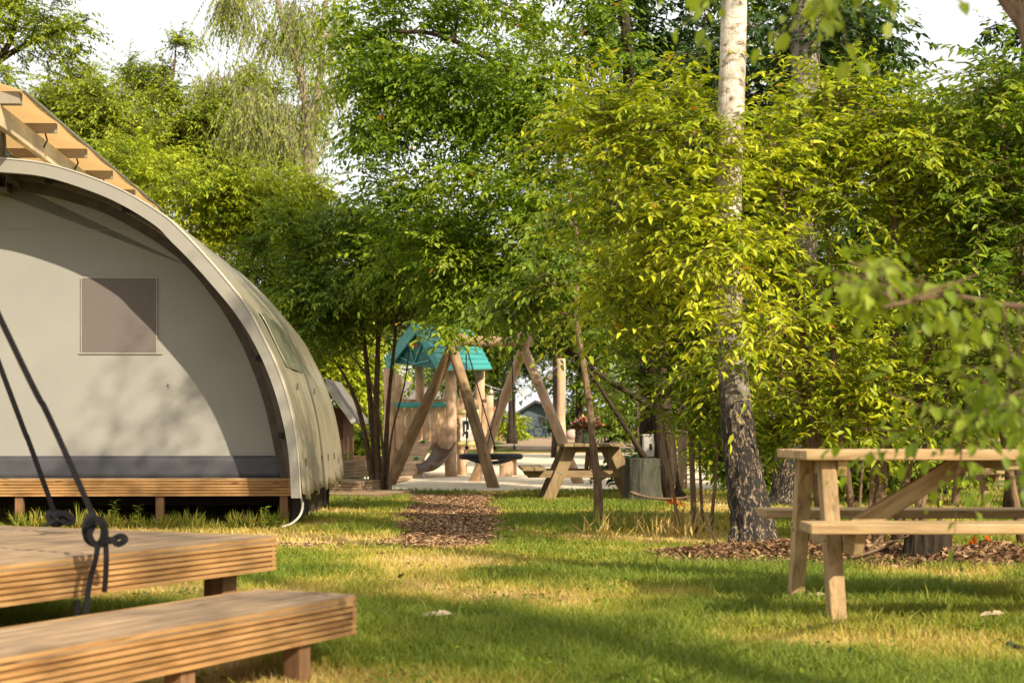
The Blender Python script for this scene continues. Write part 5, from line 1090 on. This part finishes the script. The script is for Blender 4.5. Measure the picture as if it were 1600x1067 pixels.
for (px, py, k) in ((1050, 778, 9), (1058, 786, 7), (1068, 790, 5), (1082, 792, 6)):
    for _ in range(k): q = at(px + random.uniform(-5, 5), py + random.uniform(-5, 6), 18.6 + random.uniform(-.05, .05)); lp.append(tuple(q)); ld.append((random.uniform(-.3, .3), random.uniform(-.4, .4), -1))
twigthing('pale fallen branch with withered orange leaves, lying in front of the grey stump', [atg(985, 18.8, .17), atg(1010, 18.7, .12), atg(1040, 18.6, .10), atg(1075, 18.5, .13), atg(1100, 18.4, .22)], .022, BARKL, [(9, .05, 0, .16), (12, .1, 0, .15), (14, -.02, 0, .12)], (lp, ld))
twigthing('dead brown branch sprawling over the grass left of the birch foot', [atg(1095, 10.5, .03), atg(1120, 10.6, .05), atg(1160, 10.4, .05), atg(1220, 10.2, .06), atg(1300, 10.1, .05)], .012, BARK, [(2, -.05, 0, -.02), (4, -.1, .1, .30), (5, -.16, .2, .2), (7, .1, -.15, .06), (9, .15, .05, .1), (11, .2, -.2, .03), (12, .2, .2, .08)])
twigthing('thin forked stick lying in the litter under the near picnic table', [atg(1330, 9.7, .05), atg(1370, 9.9, .08), atg(1420, 9.8, .18)], .012, BARKL, [(6, .1, .1, .1), (10, .1, -.1, .05)])
twigthing('short dark stick lying in the grass at the right edge of the photo', [atg(1575, 6.05, .035), atg(1592, 6.0, .03), atg(1625, 5.95, .03)], .012, BLACK)
lp = [tuple(at(1545 + random.uniform(-5, 5), 845 + random.uniform(-14, 14), 11.2 + random.uniform(-.04, .04))) for _ in range(10)]
lp += [tuple(at(1520 + random.uniform(-3, 3), 838 + random.uniform(-5, 5), 11.2)) for _ in range(3)]
twigthing('withered orange sprig hanging low at the right behind the near picnic table', [atg(1570, 11.3, .02), at(1560, 820, 11.25), at(1545, 826, 11.2), at(1528, 830, 11.2), at(1515, 832, 11.2)], .006, BARKL, [], (lp, [(random.uniform(-.4, .4), 0, -1) for _ in lp]))
# clusters of small saplings / dry stalks near the birch
rg = np.random.default_rng(31); n = 260; px = np.concatenate([rg.normal(955, 25, 60), rg.normal(1060, 40, 200)]); d = rg.uniform(12.2, 14.2, n); X = (px - 800) / F * d
P = np.stack([X, d, ground(d)], 1); D = np.stack([rg.normal(0, .4, n), rg.normal(0, .4, n), np.ones(n)], 1)
tag(link('dry_grass', leaf_mesh('dry_grass', P, D, rg.normal(0, 1, (n, 3)), rg.uniform(.10, .26, n), np.full(n, .010), rg.uniform(.45, .95, n)), GRASSM), 'tall dry grass stalks left of the birch foot', 'grass', kind='stuff')
n = 900; px = rg.uniform(20, 450, n); d = 13.6 + rg.random(n) * .3; X = (px - 800) / F * d
P = np.stack([X, d, ground(d)], 1); D = np.stack([rg.normal(0, .4, n), rg.normal(0, .4, n), np.ones(n)], 1)
tag(link('weeds', leaf_mesh('weeds', P, D, rg.normal(0, 1, (n, 3)), rg.uniform(.05, .20, n) * (.5 + vnoise(px, d, 22, 77)), np.full(n, .012), rg.uniform(.1, .6, n)), GRASSM), 'long grass and weeds growing along the front of the tent deck', 'weeds', kind='stuff')
for (px, hgt, s_) in ((175, .26, 1), (212, .22, 2), (410, .20, 3), (425, .14, 4), (70, .15, 5)):
    b_ = atg(px, 13.5); rg = np.random.default_rng(s_); n = 22; z = np.linspace(.2, 1, n) * hgt; T = thing('weed_plant', {1: 'tall thin weed growing in front of the left half of the tent deck', 2: 'thin weed between the tall weed and the middle deck post', 3: 'leafy weed beside the right post of the tent deck', 4: 'small leafy weed touching the right post of the tent deck', 5: 'small weed near the left post of the tent deck'}[s_], 'weed', b_, 0, 'weeds along the tent deck')
    mb = MB(); mb.tube([(0, 0, 0), (.02, 0, hgt * .5), (.03, 0, hgt)], [.004, .003, .002], 5); mb.build('stem', BARKL, T)
    a = np.arange(n) * 2.4; link('leaves', leaf_mesh('leaves', np.stack([.02 + 0 * z, 0 * z, z], 1), np.stack([np.cos(a), np.sin(a), .4 + 0 * a], 1), np.tile([0, 0, 1.0], (n, 1)) + rg.normal(0, .2, (n, 3)), np.full(n, .06), np.full(n, .02), rg.random(n) * .8), L_CHERRYG, T)
# pale dead leaves on the lawn
for (px, d, s_, lab) in ((680, 6.72, .075, 'pale dried leaf lying on the lawn in the middle foreground'), (1275, 7.55, .05, 'pale scrap of leaf on the grass between the legs of the near picnic table'), (1550, 6.75, .06, 'pale dry leaf on the shaded grass near the right edge')):
    q = atg(px, d, .035); o = link('dead_leaf', leaf_mesh('dead_leaf', np.zeros((3, 3)), np.array([[1, .2, .25], [-.6, .9, .3], [-.9, -.3, .1]]), np.array([[0, -.5, 1.0], [.3, -.4, 1], [0, -.3, 1]]), np.full(3, s_), np.full(3, s_ * .6), np.full(3, .95)), mat_plain('dead_leaf_pale', (.50, .38, .26), .8), None); o.location = q; tag(o, lab, 'leaf')

# ------------------------------------------------------------------ blue-grey shed, bicycles, boulders, houses behind
sh = atg(848, 108); T = thing('shed', 'blue-grey clapboard shed with a low gabled roof beyond the dirt path', 'shed', sh); zg = 0
def W2(px, py): q = at(px, py, 108) - sh; return q.x, q.z
SHEDM = mat_plain('shed_paint', (.085, .115, .14), .7, .15, 1); SHR = mat_plain('shed_roof', (.055, .055, .055), .8, .2, 2)
x0, _ = W2(805, 0); x1, _ = W2(866, 0); zt = W2(0, 645)[1]; mb = MB(); nbd = 14
for k in range(nbd):
    z0 = zt * k / nbd; mb.box(((x0 + x1) / 2, 1.6 - .012 * (k % 1), z0 + zt / nbd / 2), (x1 - x0, 3.2, zt / nbd - .025))
mb.box(((x0 + x1) / 2, 1.62, zt / 2), (x1 - x0 - .06, 3.12, zt)); mb.build('wall', SHEDM, T)
mb = MB(); x2, _ = W2(905, 0); mb.box(((x1 + x2) / 2 + .02, 2.4, zt / 2), (x2 - x1, 2.4, zt))
for k in range(nbd): mb.box(((x1 + x2) / 2 + .02, 1.19, zt * (k + .5) / nbd), (x2 - x1, .03, zt / nbd - .03))
mb.build('wall', mat_plain('shed_paint_pale', (.20, .23, .25), .7, .1, 1), T)
zr_ = W2(0, 625)[1]; xa = W2(800, 0)[0]; xb = W2(880, 0)[0]; xc = W2(836, 0)[0]
mb = MB(); mb.prism([(xa, W2(0, 648)[1]), (xc, zr_), (xb, W2(0, 640)[1]), (xb, W2(0, 640)[1] - .15), (xc, zr_ - .18), (xa, W2(0, 648)[1] - .15)], -.7, 3.6, lambda a, b, t: Vector((a, t, b))); mb.build('roof', SHR, T)
mb = MB(); mb.prism([(x0, zt - .02), (x1, zt - .02), (xc, zr_ - .15)], .0, 3.1, lambda a, b, t: Vector((a, t, b))); mb.build('gable', SHEDM, T)
for (pxw, w_, h_) in ((817, .5, .55), (847, .55, .5)):
    xw, zw = W2(pxw, 656); mb = MB(); mb.box((xw, -.015, zw), (w_, .06, h_)); fr = mb.build('window', WHITEP if pxw < 830 else SHR, T); mb = MB(); mb.box((xw, -.05, zw), (w_ - .14, .03, h_ - .14)); mb.build('pane', mat_plain('shed_glass', (.30, .27, .22) if pxw < 830 else (.03, .03, .03), .1, spec=.7), fr)
def bike(px, d, label, rz):
    b_ = atg(px, d); T = thing('bicycle', label, 'bicycle', b_, rz, 'bicycles against the shed'); Rw = .34
    for x in (-.52, .52):
        mb = MB(); mb.tube([Vector((x + math.cos(a) * Rw, 0, Rw + math.sin(a) * Rw)) for a in np.linspace(0, 2 * math.pi, 25)], .028, 6, cap=False); wh = mb.build('wheel', BLACK, T)
        mb = MB()
        for a in np.linspace(0, math.pi, 7)[:-1]: mb.tube([(x - math.cos(a) * Rw, 0, Rw - math.sin(a) * Rw), (x + math.cos(a) * Rw, 0, Rw + math.sin(a) * Rw)], .004, 4)
        mb.build('spokes', METAL, wh)
    mb = MB(); A = Vector((-.52, 0, .34)); Bb = Vector((-.05, 0, .30)); Cc = Vector((-.18, 0, .80)); D = Vector((.36, 0, .82)); E = Vector((.52, 0, .34))
    for p, q in ((A, Bb), (A, Cc), (Bb, Cc), (Cc, D), (Bb, D), (D, E)): mb.tube([p, q], .022, 6)
    mb.build('frame', BLACK, T); mb = MB(); mb.box((-.2, 0, .93), (.26, .14, .06)); mb.tube([(-.18, 0, .8), (-.2, 0, .92)], .015, 6); mb.build('saddle', BLACK, T, bevel=.02)
    mb = MB(); mb.tube([D, D + Vector((-.02, 0, .22))], .018, 6); mb.tube([D + Vector((-.12, -.27, .25)), D + Vector((0, -.1, .22)), D + Vector((0, .1, .22)), D + Vector((-.12, .27, .25))], .016, 6); mb.build('handlebar', BLACK, T)
bike(830, 106.5, 'left of two black bicycles leaning by the shed wall', .1); bike(853, 106.2, 'right of two black bicycles leaning by the shed wall', -.05)
for (px, d, r_, lab) in ((896, 92, .42, 'pale pink boulder on the grass right of the shed'), (911, 93, .30, 'smaller boulder right of the pale pink one')):
    mb = MB(); mb.sphere((0, 0, r_ * .6), r_, 14, 9, (1.1, 1, .8), .14); o = mb.build('boulder', mat_plain('boulder_stone', (.48, .36, .29), .85, .15, 3), None, smooth=True); o.location = atg(px, d); tag(o, lab, 'boulder')
hs = atg(668, 90); T = thing('brick_house', 'house with a grey tiled roof far behind the playground tower', 'house', hs)
TILEM = mat_plain('roof_tiles', (.20, .18, .17), .8, .25, 2)
hw_ = 115 / F * 90; mb = MB(); mb.box((0, 3, 1.3), (hw_ * 2, 6, 2.6)); mb.build('wall', mat_plain('house_brick', (.30, .14, .09), .85, .2, 4), T)
z0 = (at(0, 622, 90) - hs).z; z1 = (at(0, 585, 90) - hs).z; mb = MB(); nr_ = 16
for k in range(nr_):
    a = k / nr_; b_ = (k + 1) / nr_; mb.prism([(-.5 + 3.4 * a, z0 + (z1 - z0) * a + .05), (-.5 + 3.4 * b_, z0 + (z1 - z0) * b_), (-.5 + 3.4 * b_, z0 + (z1 - z0) * b_ - .08), (-.5 + 3.4 * a, z0 + (z1 - z0) * a - .08)], -hw_ - .3, hw_ + .3, lambda u, v, t: Vector((t, u, v)))
mb.prism([(2.9, z1), (6.4, z0), (2.9, z0)], -hw_ - .3, hw_ + .3, lambda u, v, t: Vector((t, u, v))); mb.build('roof', TILEM, T)
for px in (-60, -10, 50):
    mb = MB(); mb.box((px / F * 90, -.03, 1.4), (1.1, .08, 1.0)); fr = mb.build('window', WHITEP, T); mb = MB(); mb.box((px / F * 90, -.08, 1.4), (.9, .04, .8)); mb.build('pane', mat_plain('house_glass', (.05, .06, .07), .1, spec=.8), fr)
